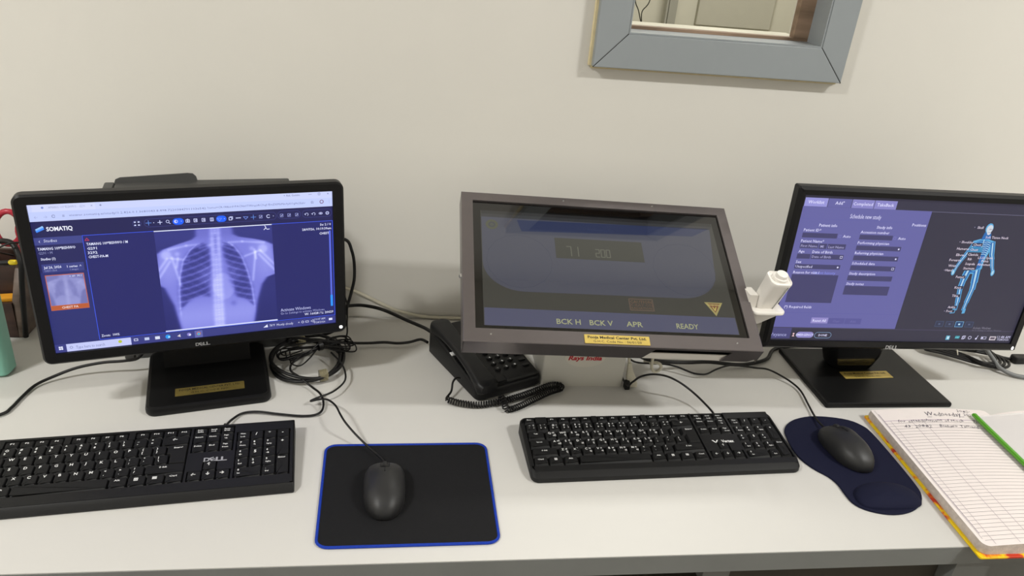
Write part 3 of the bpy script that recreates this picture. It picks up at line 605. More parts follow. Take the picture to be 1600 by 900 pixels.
cv.poly([(.727, .20), (.754, .205), (.760, .245), (.722, .250)], B1, 5); cv.disc(.740, .172, .0072, B2, 5, ry=.0092); cv.disc(.742, .176, .0058, (206, 214, 224), 6, ry=.0074); cv.disc(.744, .202, .0036, (214, 214, 220), 6, ry=.0040); cv.disc(.7435, .178, .0011, (150, 130, 140), 7); cv.disc(.7500, .178, .0009, (150, 130, 140), 7); cv.line([(.740, .200), (.750, .200)], .0006, (96, 110, 150), 8)
cv.rect(.686, .302, .742, .338, (60, 138, 184), 8); cv.poly([(.686, .338), (.742, .338), (.742, .462), (.690, .470)], (54, 50, 68), 8)
LB = (222, 210, 226)
for tx, s_, t_ in (('Skull', .703, .168), ('Soft Tissue Neck', .783, .232), ('Shoulder', .672, .270), ('Chest', .714, .285), ('Humerus', .663, .316), ('Chest', .708, .320), ('Clavicle', .711, .354), ('Elbow', .660, .359), ('Rib', .704, .386), ('Forearm', .646, .396), ('Scapula', .712, .419), ('Wrist', .643, .436), ('Sternum', .713, .451), ('Hand', .635, .468), ('LS-SS Spine', .766, .374), ('Pelvis', .768, .397), ('Abdomen', .768, .421), ('Femur', .690, .514), ('Knee', .696, .590), ('Tibia', .696, .650), ('Ankle', .698, .734), ('Foot', .694, .764)):
    if tx in ('Skull', 'Chest', 'Soft Tissue Neck', 'Shoulder', 'Femur', 'Knee', 'Tibia', 'Foot', 'Ankle'): cv.rect(s_-.021, t_-.0105, s_+.021+(.018 if 'Soft' in tx else 0), t_+.0105, (44, 44, 66) if (tx, t_) != ('Chest', .320) else (52, 128, 176), 9)
    cv.text(tx, s_, t_, .0064, LB, 'C', bold=.012, l=10)
for s_, t_ in ((.680, .168), (.641, .270), (.617, .468), (.674, .764)): cv.disc(s_, t_, .0009, (150, 146, 170), 10)
for s_, act in ((.671, 0), (.714, 0), (.755, 1), (.797, 0)):
    cv.rect(s_-.016, .842, s_+.016, .882, (30, 66, 110) if act else (48, 52, 78), 3); cv.frame(s_-.016, .842, s_+.016, .882, .0008, (120, 176, 220) if act else (66, 84, 116), 4); cv.rect(s_-.004, .856, s_+.004, .868, (190, 220, 240) if act else (84, 96, 126), 5)
cv.text('Activate Windows', .819, .887, .0072, (134, 132, 150), to=.895); cv.text('Go to Settings to activate Windows.', .818, .905, .0044, (110, 108, 126), to=.945)
cv.rect(.719, .950, .735, .982, (96, 176, 206), 3); cv.rect(.724, .956, .732, .976, (206, 226, 236), 4); cv.rect(.757, .950, .776, .972, (40, 130, 150), 3); cv.text('ABP', .7665, .961, .0052, (130, 220, 230), 'C', l=4)
cv.frame(.787, .954, .796, .974, .0007, LV, 3); cv.frame(.790, .950, .800, .968, .0007, LV, 3); cv.circ(.820, .963, .003, .0008, LV, 3); cv.disc(.848, .970, .0018, LV, 3); cv.line([(.849, .970), (.853, .946)], .001, LV, 3); cv.frame(.869, .955, .890, .972, .0007, LV, 3); cv.rect(.871, .958, .877, .969, LV, 3)
cv.rect(.905, .950, .932, .980, (206, 196, 206), 3); cv.rect(.909, .957, .928, .973, (90, 80, 96), 4); cv.text('11:48 AM', .965, .954, .0072, LV, 'C'); cv.text('7/28/2026', .965, .974, .006, LV, 'C')
cv.mb.build('display', 'display_matte', rm, smooth=0)

# ------------------------------------------------------------------ console with tilted touch screen
CM = pose(0.33, -0.2878, 0.2519, 0.0311, 1.0789, -0.0443); CW, CH = 0.4098, 0.2304
con = empty('control_console', (0.329, -0.2, 0)); tag(con, 'tilted touch-screen control console in a grey metal case on a white post', 'console')
OX0, OX1, OY0, OY1 = -0.2370, 0.2370, -0.1455, 0.1530; IX0, IX1, IY0, IY1 = -0.2180, 0.2185, -0.1220, 0.1345; TH = 0.031
mb = MB(CM); out = rr(OX0, OX1, OY0, OY1, 0.0012, 2); of = offset(out, -0.0012); inn = rr(IX0, IX1, IY0, IY1, 0.0008, 2)
mb.ring(of, inn, 0.003); mb.ring(out, of, 0.0018, 0.003); mb.ring(inn, inn, 0.003, -0.0005)
mb.build('case_frame', 'case_metal', con)
mb = MB(CM)   # sides: left, right, top, and the front lip with a cut-out
for x in (OX0, OX1):
    s_ = 1 if x < 0 else -1
    mb.box2(min(x, x+s_*0.0015), max(x, x+s_*0.0015), OY0, OY1, -TH, 0.0018)
mb.box2(OX0, OX1, OY1-0.0015, OY1, -TH, 0.0018)
lip = [(OX0, 0.0018), (OX0, -TH+0.003), (OX0+0.003, -TH), (0.046, -TH), (0.062, -0.0035), (0.188, -0.0045), (0.176, -TH), (0.222, -TH), (OX1, -TH+0.012), (OX1, 0.0018)]
n = len(lip); y0, y1 = OY0, OY0+0.0015
def lippoly(idx): mb.add([(lip[i][0], y0, lip[i][1]) for i in idx]+[(lip[i][0], y1, lip[i][1]) for i in idx], [list(range(len(idx))), [len(idx)+k for k in range(len(idx))][::-1]]+[(k, len(idx)+k, len(idx)+(k+1) % len(idx), (k+1) % len(idx)) for k in range(len(idx))])
lip.append((0.062, 0.0018)); lip.append((0.188, 0.0018))
lippoly([0, 1, 2, 3, 4, 10]); lippoly([10, 4, 5, 11]); lippoly([11, 5, 6, 7, 8, 9])
mb.build('case_side', 'case_metal', con, smooth=0)
mb = MB(CM); mb.box2(OX0+0.002, OX1-0.002, OY0+0.006, OY1-0.002, -TH, -TH+0.0015); mb.box2(0.03, 0.2, OY0+0.03, OY0+0.032, -TH, -0.004); mb.box2(0.03, 0.2, OY0+0.0275, OY0+0.029, -TH+0.0005, -0.0045); mb.build('case_back', 'case_inside', con, smooth=0)
mb = MB(CM); mb.box2(0.036, 0.188, OY0+0.003, OY0+0.0045, -TH-0.004, -TH+0.012); mb.build('white_tray', 'white_plastic', con, smooth=0)
mb = MB(CM); mb.add([(IX0-0.002, IY0-0.002, -0.0004), (IX1+0.002, IY0-0.002, -0.0004), (IX1+0.002, IY1+0.002, -0.0004), (IX0-0.002, IY1+0.002, -0.0004)], [(0, 1, 2, 3)]); mb.box2(IX0-0.002, IX1+0.002, IY0-0.002, IY1+0.002, -0.004, -0.0006); mb.build('screen_border', 'glass_border', con, smooth=0)
for u_, v_ in ((-0.195, -0.1325), (0.195, -0.133), (-0.06, 0.1445), (0.1, 0.1455)):
    mb = MB(CM); mb.loft([[(x, y, 0.003) for x, y in ell(u_, v_, 0.0019, 0.0019, 10)], [(x, y, 0.0043) for x, y in ell(u_, v_, 0.0013, 0.0013, 10)]]); mb.build('rivet', 'screw_metal', con)
mb = MB(CM @ Matrix.Translation((OX0, -0.0158, -0.012)) @ Matrix.Rotation(-math.pi/2, 4, 'Y')); mb.loft([[(x, y, 0) for x, y in ell(0, 0, 0.004, 0.004, 12)], [(x, y, 0.003) for x, y in ell(0, 0, 0.0036, 0.0036, 12)], [(x, y, 0.004) for x, y in ell(0, 0, 0.002, 0.002, 12)]]); mb.build('side_screw', 'screw_metal', con)
MN = CM @ Matrix.Translation((-0.0002, -0.1349, 0.0031)) @ Matrix.Rotation(-0.003, 4, 'Z')
mb = MB(MN); mb.slab(rr(-0.0515, 0.0515, -0.0078, 0.0078, 0.0005, 1), 0, 0.0012); pl = mb.build('nameplate', 'gold', con)
mb = MB(MN); put_text(mb, 'Pooja Medical Center Pvt. Ltd.', 0, 0.0032, 0.0062, 0.00135, align='C', width=0.093, bold=0.03); put_text(mb, 'G.H.C. Code No. : 06/01/20', 0, -0.0038, 0.0055, 0.00135, align='C', width=0.076, bold=0.005); tag(mb.build('nameplate_print', 'print_black', pl), 'dark lettering')
# screen picture
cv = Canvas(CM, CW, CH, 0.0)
G0 = (54, 54, 50); G1 = (67, 69, 82); G2 = (52, 54, 78)  # screen greys with the room's reflected haze mixed into the emitted colour
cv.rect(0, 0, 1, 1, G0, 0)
def blob(pts, col, l): cv.poly(pts, col, l)
# wide rounded panel
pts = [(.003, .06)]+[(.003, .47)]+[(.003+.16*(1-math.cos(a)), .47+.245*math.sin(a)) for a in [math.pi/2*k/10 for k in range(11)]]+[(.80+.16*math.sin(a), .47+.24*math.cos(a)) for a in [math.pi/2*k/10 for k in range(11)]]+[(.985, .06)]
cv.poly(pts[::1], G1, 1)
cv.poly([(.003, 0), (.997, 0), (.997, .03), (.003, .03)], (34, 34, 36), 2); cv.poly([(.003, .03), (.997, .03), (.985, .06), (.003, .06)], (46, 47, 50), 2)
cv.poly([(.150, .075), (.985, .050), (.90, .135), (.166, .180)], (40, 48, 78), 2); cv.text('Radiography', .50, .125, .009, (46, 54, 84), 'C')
cv.disc(.045, .130, .0105, (74, 76, 58), 3); cv.disc(.045, .130, .006, (60, 62, 66), 4); cv.text('O', .045, .130, .008, (84, 86, 66), 'C', bold=.02, l=5)
for s_ in (.150, .832): cv.circ(s_, .45, .054, .0007, (58, 61, 77), 3)
cv.rect(.300, .222, .668, .408, (54, 55, 50), 4)
def seg7(cv, s_, t_, w_, h, d, col, l):
    S = {'7': 'abc', '1': 'bc', '2': 'abged', '0': 'abcdef'}[d]; P = {'a': ((0, 0), (1, 0)), 'b': ((1, 0), (1, .5)), 'c': ((1, .5), (1, 1)), 'd': ((0, 1), (1, 1)), 'e': ((0, .5), (0, 1)), 'f': ((0, 0), (0, .5)), 'g': ((0, .5), (1, .5))}
    for k in S: (a, b_), (c_, e_) = P[k]; cv.line([(s_+a*w_, t_+b_*h), (s_+c_*w_, t_+e_*h)], .0013, col, l)
SG = (96, 97, 86)
seg7(cv, .347, .298, .018, .085, '7', SG, 5); seg7(cv, .376, .298, .018, .085, '1', SG, 5)
for k, d in enumerate('200'): seg7(cv, .467+k*.022, .312, .015, .068, d, SG, 5)
cv.rect(.003, .858, .997, .997, (72, 74, 98), 3)  # bottom band, greyed by the same painted-in glass haze
YL = (158, 160, 120)
for tx, s0, s1 in (('BCK H', .276, .369), ('BCK V', .404, .495), ('APR', .548, .613), ('READY', .748, .837)): cv.text(tx, s0, .945, .0135, YL, to=s1, bold=.012, l=5, res=2)
cv.frame(.574, .735, .669, .829, .0016, (92, 76, 66), 4); cv.text('CAUTION', .621, .758, .008, (104, 80, 62), 'C', bold=.01, l=4); cv.text('X-RAY ON', .621, .785, .008, (92, 70, 60), 'C', l=4); cv.text('RADIATION', .621, .811, .0065, (104, 80, 62), 'C', l=4)
cv.poly([(.884, .735), (.960, .735), (.922, .850)][::-1], (150, 140, 88), 4); cv.poly([(.897, .744), (.948, .744), (.922, .822)][::-1], (112, 62, 46), 5)
cv.text('WARNING', .922, .757, .0048, (176, 164, 100), 'C', bold=.03, l=6); cv.text('V', .922, .790, .011, (180, 168, 90), 'C', bold=.04, l=6)
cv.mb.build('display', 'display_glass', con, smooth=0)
# post and bracket
PX0, PX1, PY = 0.2525, 0.4045, -0.250
mb = MB(); mb.slab(rr(PX0, PX1, PY, -0.115, 0.004, 3), 0.0, 0.165, 0.002); post = mb.build('post', 'post_white', con)
mb = MB(); mb.slab(rr(0.24, 0.42, -0.27, -0.13, 0.003, 3), 0.150, 0.178, 0.001); mb.M = Matrix(); mb.build('mounting_plate', 'case_inside', con)
Mp = frame((0.3275, PY-0.0003, 0.062), (1, 0, 0), (0, 0, 1), (0, -1, 0))
mb = MB(Mp); mb.slab(ell(0, 0, 0.037, 0.020, 32), 0, 0.0005); lab = mb.build('maker_label', 'label_pale', con)
mb = MB(Mp); put_text(mb, 'Rays India', -0.0, -0.0005, 0.0125, 0.0007, align='C', width=0.062, bold=0.04, shear=0.2, res=3); tag(mb.build('label_lettering', 'print_red', lab), 'bold red slanted lettering')
# hand-switch holder on the right flank of the case
mb = MB(); mb.box2(0.563, 0.577, -0.337, -0.307, 0.198, 0.238); mb.slab(rr(0.566, 0.6245, -0.354, -0.303, 0.011), 0.2098, 0.2155, 0.002)
r0 = rr(0.567, 0.6207, -0.3505, -0.3056, 0.011); r1 = rr(0.567, 0.592, -0.341, -0.3104, 0.009)
mb.loft([[(x, y, 0.187) for x, y in r1], [(x, y, 0.2098) for x, y in r0]]); mb.build('switch_holder', 'white_plastic', con)

# ---- hand switch standing in the holder
ax = Vector((0.10, -0.36, 1)).normalized(); X_ = Vector((1, 0.05, 0)); X_ = (X_-ax*X_.dot(ax)).normalized(); Y_ = ax.cross(X_)
Mh = frame((0.5945, -0.3257, 0.2160), X_, Y_, ax)
hs = empty('hand_switch', (0.5945, -0.3257, 0.2160)); tag(hs, 'white exposure hand switch standing in the holder beside the console', 'hand switch')
mb = MB(Mh); rings = []
for z, k in ((0.0, 0.80), (0.003, 0.90), (0.02, 0.95), (0.055, 1.0), (0.060, 1.04), (0.0625, 1.0), (0.0632, 0.92), (0.0615, 0.84)): rings.append([(x*k, y*k, z) for x, y in rr(-0.0190, 0.0190, -0.0158, 0.0158, 0.0095, 5)])
mb.loft(rings); mb.build('grip', 'white_plastic', hs)
mb = MB(Mh); mb.loft([[(x, y, 0.0612) for x, y in ell(0, 0, 0.013, 0.0115, 24)], [(x, y, 0.066) for x, y in ell(0, 0, 0.013, 0.0115, 24)], [(x, y, 0.0668) for x, y in ell(0, 0, 0.0105, 0.0095, 24)]], cap0=False); mb.loft([[(x, y, 0.0668) for x, y in ell(0, 0, 0.0100, 0.0090, 24)], [(x, y, 0.0725) for x, y in ell(0, 0, 0.0095, 0.0085, 24)], [(x, y, 0.0735) for x, y in ell(0, 0, 0.0075, 0.0068, 24)]], cap0=False); mb.build('push_button', 'white_plastic', hs)
mb = MB(Mh); mb.tube([(0.0085, -0.0150, 0.004), (0.0105, -0.0166, 0.058)], 0.0005, 5); mb.build('seam_line', 'cable_grey', hs)

# ------------------------------------------------------------------ keyboards
KU = 0.01905
DEV = dict(zip('QWERTYUIOPASDFGHJKLZXCVBNM', 'औऐआईऊबहगदजओएअइउपरकतऎंमनवलस')); DV2 = dict(zip('QWERTYUIOPASDFGHJKLZXCVBNM', 'ऒऔऋऐउभङघधझऑऍँओईफऱखथॲँणऩऴळश'))
def layout():
    K_ = []
    sh = dict(zip('`1234567890-=', '~!@#$%^&*()_+'))
    for i, ch in enumerate('`1234567890-='): K_.append((-2+i, 1, 1, 1, (sh[ch], ch)))
    K_.append((11, 1, 2, 1, ('←',)))
    K_.append((-2, 0, 1.5, 1, ('Tab',)))
    for i, ch in enumerate('QWERTYUIOP'): K_.append((-.5+i, 0, 1, 1, (ch,)))
    K_.append((9.5, 0, 1, 1, ('{', '['))); K_.append((10.5, 0, 1, 1, ('}', ']')))
    K_.append((-2, -1, 1.75, 1, ('Caps Lock',)))
    for i, ch in enumerate('ASDFGHJKL'): K_.append((-.25+i, -1, 1, 1, (ch,)))
    K_.append((8.75, -1, 1, 1, (':', ';'))); K_.append((9.75, -1, 1, 1, ('"', "'"))); K_.append((10.75, -1, 1, 1, ('|', '\\')))
    K_.append((-2, -2, 2.25, 1, ('⇧ Shift',)))
    for i, ch in enumerate('ZXCVBNM'): K_.append((.25+i, -2, 1, 1, (ch,)))
    for i, (a, c_) in enumerate((('<', ','), ('>', '.'), ('?', '/'))): K_.append((7.25+i, -2, 1, 1, (a, c_)))
    K_.append((10.25, -2, 2.75, 1, ('⇧ Shift',)))
    for i, tx in enumerate(('Ctrl', '⊞', 'Alt')): K_.append((-2+1.25*i, -3, 1.25, 1, (tx,)))
    K_.append((1.75, -3, 6.25, 1, ('',)))
    for i, tx in enumerate(('Alt', '⊞', '☰', 'Ctrl')): K_.append((8+1.25*i, -3, 1.25, 1, (tx,)))
    K_.append((-2, 1.92, 1, .7, ('Esc',)))
    for g0, n0 in ((0, 1), (4.5, 5), (9, 9)):
        for i in range(4): K_.append((g0+i, 1.92, 1, .7, ('F%d' % (n0+i),)))
    for i, tx in enumerate((('PrtSc', 'SysRq'), ('Scroll', 'Lock'), ('Pause', 'Break'))): K_.append((13.25+i, 1.92, 1, .7, tx))
    for i, tx in enumerate(('Insert', 'Home', ('Page', 'Up'))): K_.append((13.25+i, 1, 1, 1, tx if isinstance(tx, tuple) else (tx,)))
    for i, tx in enumerate(('Delete', 'End', ('Page', 'Down'))): K_.append((13.25+i, 0, 1, 1, tx if isinstance(tx, tuple) else (tx,)))
    K_.append((14.25, -2, 1, 1, ('↑',)))
    for i, tx in enumerate('←↓→'): K_.append((13.25+i, -3, 1, 1, (tx,)))
    for i, tx in enumerate((('Num', 'Lock'), ('/',), ('*',), ('-',))): K_.append((16.5+i, 1, 1, 1, tx))
    for r_, row in enumerate(((('7', 'Home'), ('8', '↑'), ('9', 'PgUp')), (('4', '←'), ('5',), ('6', '→')), (('1', 'End'), ('2', '↓'), ('3', 'PgDn')))):
        for i, tx in enumerate(row): K_.append((16.5+i, -r_, 1, 1, tx))
    K_.append((16.5, -3, 2, 1, ('0', 'Ins'))); K_.append((18.5, -3, 1, 1, ('.', 'Del'))); K_.append((19.5, -0.5, 1, 2, ('+',))); K_.append((19.5, -2.5, 1, 2, ('Enter',)))
    return K_
def keyboard(M, loc, yaw, UL, UR, VF, VR, r, front_drop, style, label, logo):
    root = empty('keyboard', loc, yaw); tag(root, label, 'keyboard')
    dk = -0.0008 if style == 'flat' else -0.0012; fl = -0.0062
    sn, cs = math.sin(0.08), math.cos(0.08)
    def nb(v, z=0.0008): return (z-0.022-v*sn)/cs
    x0, x1, y0, y1 = UL*KU, UR*KU, VF*KU, VR*KU
    n = 6 if r > 0.004 else 2
    top = rr(x0, x1, y0, y1, r, n); ins = offset(top, -0.0025 if style != 'flat' else -0.001); bot = rr(x0-0.0005, x1+0.0005, y0-front_drop, y1-0.002, r, n)
    mb = MB(M)
    mid = [((a+c_)/2, (b_+d_)/2) for (a, b_), (c_, d_) in zip(top, bot)] if style == 'flat' else [(a+(c_-a)*.9, b_+(d_-b_)*.9) for (a, b_), (c_, d_) in zip(top, bot)]
    rings = [[(x, y, nb(y)) for x, y in offset(bot, -0.001)], [(x, y, nb(y, 0.003)) for x, y in bot], [(x, y, min(dk-0.0025, nb(y, 0.009))) for x, y in mid], [(x, y, dk-0.0008) for x, y in top], [(x, y, dk) for x, y in ins], [(x, y, fl) for x, y in offset(ins, -0.0005)]]
    mb.loft(rings, cap1=True, mcap=1)
    e_ = 0.0018/KU
    L_, R_, F_, B_ = UL+e_, UR-e_, VF+e_, VR-e_
    for a, c_, d_, f_ in ((L_, -2.05, F_+r/KU, B_-r/KU), (20.55, R_, F_+r/KU, B_-r/KU), (-2.05, 20.55, F_, -3.55), (-2.05, 20.55, 2.30, B_), (13.04, 13.21, -3.55, 2.3), (16.29, 16.46, -3.55, 2.3),
                          (-.97, -.03, 1.52, 2.3), (4.03, 4.47, 1.52, 2.3), (8.53, 8.97, 1.52, 2.3), (16.46, 20.55, 1.52, 2.3), (13.21, 16.29, -1.52, -.52), (13.21, 14.22, -2.5, -1.52), (15.28, 16.29, -2.5, -1.52)):
        if c_-a > .01 and f_-d_ > .01: mb.box2(a*KU, c_*KU, d_*KU, f_*KU, fl-0.0005, dk-0.0001)
    mb.build('body', ['kb_body', 'kb_well'], root)
    bt, tp = (0.955, 0.86) if style == 'flat' else (0.95, 0.70)
    def key(pts_b, pts_t, dz=0.0):
        kb_ = MB(M); kb_.loft([[(x*KU, y*KU, fl+0.0002) for x, y in pts_b], [(x*KU, y*KU, dz-0.0006) for x, y in pts_t], [(x*KU, y*KU, dz) for x, y in offset(pts_t, -0.03)]], cap0=False); return kb_
    for (u0, v0, w_, h, leg) in layout():
        dz = -0.0016 if h < 1 else 0.0
        cx = u0+w_/2; cy = v0; g_ = (1-bt)/2; gt = (1-tp)/2; up = 0.04 if style != 'flat' else 0.0
        kb_ = key(rr(u0+g_, u0+w_-g_, cy-h/2+g_, cy+h/2-g_, .03, 1), rr(u0+gt, u0+w_-gt, cy-h/2+gt+up, cy+h/2-gt*.7+up, .06, 2), dz)
        xl = (u0+gt+.12)*KU; yt = (cy+h/2-gt-.2+up)*KU; z = 0.00012+dz
        if style == 'flat':
            if len(leg) == 1:
                s_ = leg[0]
                if len(s_) == 1 and s_.isalpha(): put_text(kb_, s_, xl+.1*KU, yt-.02*KU, .0066, z, 1, bold=.02, res=2)
                elif len(s_) == 1: put_text(kb_, s_, (cx-.05)*KU, yt-.1*KU, .0075, z, 1, align='C', bold=.03, res=2)
                elif s_: put_text(kb_, s_, (cx if s_[0] == 'F' else u0+w_*.45)*KU, yt-(.05 if h == 1 else -.02)*KU, .0040, z, 1, align='C', width=KU*min(.55, .13*len(s_)), bold=.02, res=1)
            else:
                lg = [len(q) > 1 for q in leg]; num = leg[0].isdigit()
                put_text(kb_, leg[0], xl+.08*KU if not all(lg) else (cx-.05)*KU, yt if h == 1 else yt+.08*KU, .0036 if all(lg) else .0052, z, 1, align='L' if not all(lg) else 'C', bold=.03, res=1)
                put_text(kb_, leg[1], xl+.08*KU if not all(lg) else (cx-.05)*KU, yt-(.34 if h == 1 else .12)*KU, .0034 if lg[1] else .0052, z, 1, align='L' if not all(lg) else 'C', bold=.03, res=1)
        else:
            if len(leg) == 1:
                s_ = leg[0]
                if s_ in DEV:
                    put_text(kb_, s_, xl, yt, .0058, z, 1, bold=.015, res=2); put_text(kb_, DEV[s_], xl+.34*KU, yt-.30*KU, .0058, z, 1, bold=.005, res=1); put_text(kb_, DV2[s_], xl+.30*KU, yt+.02*KU, .0046, z, 1, bold=.005, res=1)
                elif len(s_) == 1: put_text(kb_, s_, (cx-.05)*KU, yt-.08*KU, .0062, z, 1, align='C', bold=.02, res=2)
                elif s_: put_text(kb_, s_, (cx-.05)*KU, yt-(.05 if h == 1 else -.04)*KU, .0036, z, 1, align='C', width=KU*min(.5, .12*len(s_)), bold=.015, res=1)
            else:
                lg = [len(q) > 1 for q in leg]
                put_text(kb_, leg[0], xl, yt, .0034 if lg[0] else .0050, z, 1, bold=.02, res=1); put_text(kb_, leg[1], xl+(.06 if lg[1] else 0)*KU, yt-.32*KU, .0034 if lg[1] else .0048, z, 1, bold=.02, res=1)
                if v0 == 1 and u0 < 11: put_text(kb_, 'ऍॅर्ज्ञत्रक्षश्र'[int(u0+2) % 8], xl+.34*KU, yt-.02*KU, .0044, z, 1, res=1); put_text(kb_, '०१२३४५६७८९-ृ॰'[int(u0+2) % 13], xl+.36*KU, yt-.3*KU, .0046, z, 1, res=1)
        nm = 'space_bar' if w_ == 6.25 else 'key'
        kb_.build(nm, ['key_black', 'legend_white'], root, smooth=40)
    # tall L-shaped enter key
    g_ = (1-bt)/2; gt = (1-tp)/2
    def L(g): return [(11.75+g, -1.5+g), (13-g, -1.5+g), (13-g, .5-g), (11.5+g, .5-g), (11.5+g, -.5+g), (11.75+g, -.5+g)]
    kb_ = MB(M); rings = [[(x*KU, y*KU, z) for x, y in L(g)] for g, z in ((g_, fl+.0002), (gt, -0.0006), (gt+.03, 0.0))]; kb_.loft(rings, cap0=False, cap1=False)
    p_ = L(gt+.03); kb_.add([(x*KU, y*KU, 0) for x, y in p_], [(0, 1, 2, 5), (5, 2, 3, 4)]); put_text(kb_, 'Enter↵', 12.0*KU, .2*KU, .0042, .00012, 1, width=.62*KU, bold=.02)
    kb_.build('enter_key', ['key_black', 'legend_white'], root, smooth=40)
    mb = MB(M)
    if logo == 'slant': slanted_e_logo(mb, 15.1*KU, -1.36*KU, .0325, .0082, dk+.00015, bold=.03)
    else:
        put_text(mb, 'Vertex', 14.75*KU, -1.38*KU, .0088, dk+.00015, width=.0215, bold=.03, res=3); x_, y_ = 14.05*KU, -1.38*KU
        mb.add([(x_-.003, y_+.003, dk+.00015), (x_+.0015, y_-.003, dk+.00015), (x_+.004, y_-.003, dk+.00015), (x_-.0002, y_+.003, dk+.00015)], [(0, 1, 2, 3)]); mb.add([(x_+.004, y_-.003, dk+.00015), (x_+.0085, y_+.003, dk+.00015), (x_+.006, y_+.003, dk+.00015), (x_+.0035, y_-.0005, dk+.00015)], [(0, 1, 2, 3)])
    mb.build('logo', 'logo_grey' if logo == 'slant' else 'legend_white', root)
    return root
KL = pose(-0.5508, -0.4781, 0.022, 0.1179, math.pi/2-0.08); KR = pose(0.2409, -0.4203, 0.022, 0.0387, math.pi/2-0.08)
kl = keyboard(KL, (-0.375, -0.475, 0), 0.1179, -2.35, 20.86, -4.55, 2.56, 0.0016, 0.0075, 'flat', 'flat black keyboard with silver logo, below the X-ray monitor', 'slant')
kr = keyboard(KR, (0.418, -0.415, 0), 0.0387, -2.40, 20.72, -4.25, 2.30, 0.013, 0.0100, 'deep', 'round-cornered black keyboard with tapered keys, below the tilted console', 'v')
cable('cable', [(-0.268, -0.3805, 0.014), (-0.267, -0.372, 0.008), (-0.263, -0.356, 0.005), (-0.251, -0.338, 0.004), (-0.228, -0.336, 0.006), (-0.194, -0.341, 0.005), (-0.158, -0.345, 0.004), (-0.136, -0.342, 0.004), (-0.126, -0.331, 0.005), (-0.126, -0.309, 0.007), (-0.134, -0.288, 0.009), (-0.15, -0.267, 0.008), (-0.173, -0.248, 0.016), (-0.189, -0.232, 0.018), (-0.190, -0.205, 0.016), (-0.170, -0.185, 0.022)], 0.0019, 'cable_black', parent=kl)
cable('cable', [(0.540, -0.366, 0.012), (0.538, -0.356, 0.018), (0.530, -0.325, 0.020), (0.512, -0.304, 0.03), (0.487, -0.298, 0.045), (0.464, -0.292, 0.052), (0.439, -0.293, 0.055), (0.422, -0.286, 0.045), (0.412, -0.280, 0.03), (0.409, -0.262, 0.012), (0.412, -0.20, 0.005), (0.43, -0.10, 0.004)], 0.0019, 'cable_black', parent=kr)

# ------------------------------------------------------------------ mouse pads and mice
mp = empty('mouse_pad', (0.015, -0.524, 0)); tag(mp, 'rectangular black cloth mouse pad with a stitched blue border', 'mouse pad')
def warp(x, y):   # slightly trapezoid pad outline, unit square -> world
    a = Vector((-0.1060, -0.6325)); b_ = Vector((0.1400, -0.6310)); c_ = Vector((0.1385, -0.4150)); d = Vector((-0.1130, -0.4175))
    return tuple(a*(1-x)*(1-y)+b_*x*(1-y)+c_*x*y+d*(1-x)*y)
outl = [warp(x, y) for x, y in rr(0, 1, 0, 1, 0.075, 6)]
mb = MB(); mb.slab(offset(outl, -0.003), 0.0002, 0.0026); mb.build('cloth_top', 'pad_cloth', mp)
P = [(x, y, 0.0022) for x, y in offset(outl, -0.0022)]
mb = MB(); mb.tube(P, 0.0021, 6, closed=True); mb.build('stitched_edge', 'pad_blue', mp)

gelout = [(0.655, -0.405), (0.660, -0.386), (0.673, -0.369), (0.694, -0.355), (0.727, -0.346), (0.763, -0.348), (0.795, -0.357), (0.812, -0.372), (0.8195, -0.395), (0.8195, -0.469), (0.8165, -0.530), (0.811, -0.553), (0.797, -0.572), (0.774, -0.586), (0.748, -0.592), (0.723, -0.590), (0.699, -0.580), (0.687, -0.565), (0.685, -0.543), (0.685, -0.524), (0.679, -0.506), (0.664, -0.487), (0.653, -0.462), (0.651, -0.433)][::-1]
go = [(p.x, p.y) for p in spline([(x, y, 0) for x, y in gelout], 3, True)]
gp = empty('mouse_pad', (0.74, -0.46, 0)); tag(gp, 'dark navy mouse pad with a curved outline and gel wrist rest', 'mouse pad')
mb = MB(); mb.slab(go, 0.0002, 0.0036, 0.0012); mb.build('pad_sheet', 'gel_navy', gp)
mb = MB(); rings = []
for k in range(10):
    a = math.pi/2*k/10; f_ = math.cos(a)
    pts = []
    for j in range(28):
        t = 2*math.pi*j/28; cx_, cy_ = 0.0535, 0.0290; ex = abs(math.cos(t))**0.8*math.copysign(1, math.cos(t)); ey = abs(math.sin(t))**0.8*math.copysign(1, math.sin(t))
        pts.append((0.7485+cx_*ex*max(f_, .02)+0.002*ey, -0.5545+cy_*ey*max(f_, .02)-0.006*ex*ex, 0.0034+0.015*math.sin(a)))
    rings.append(pts)
mb.loft(rings, cap0=False); mb.build('wrist_rest', 'gel_navy', gp, smooth=70)

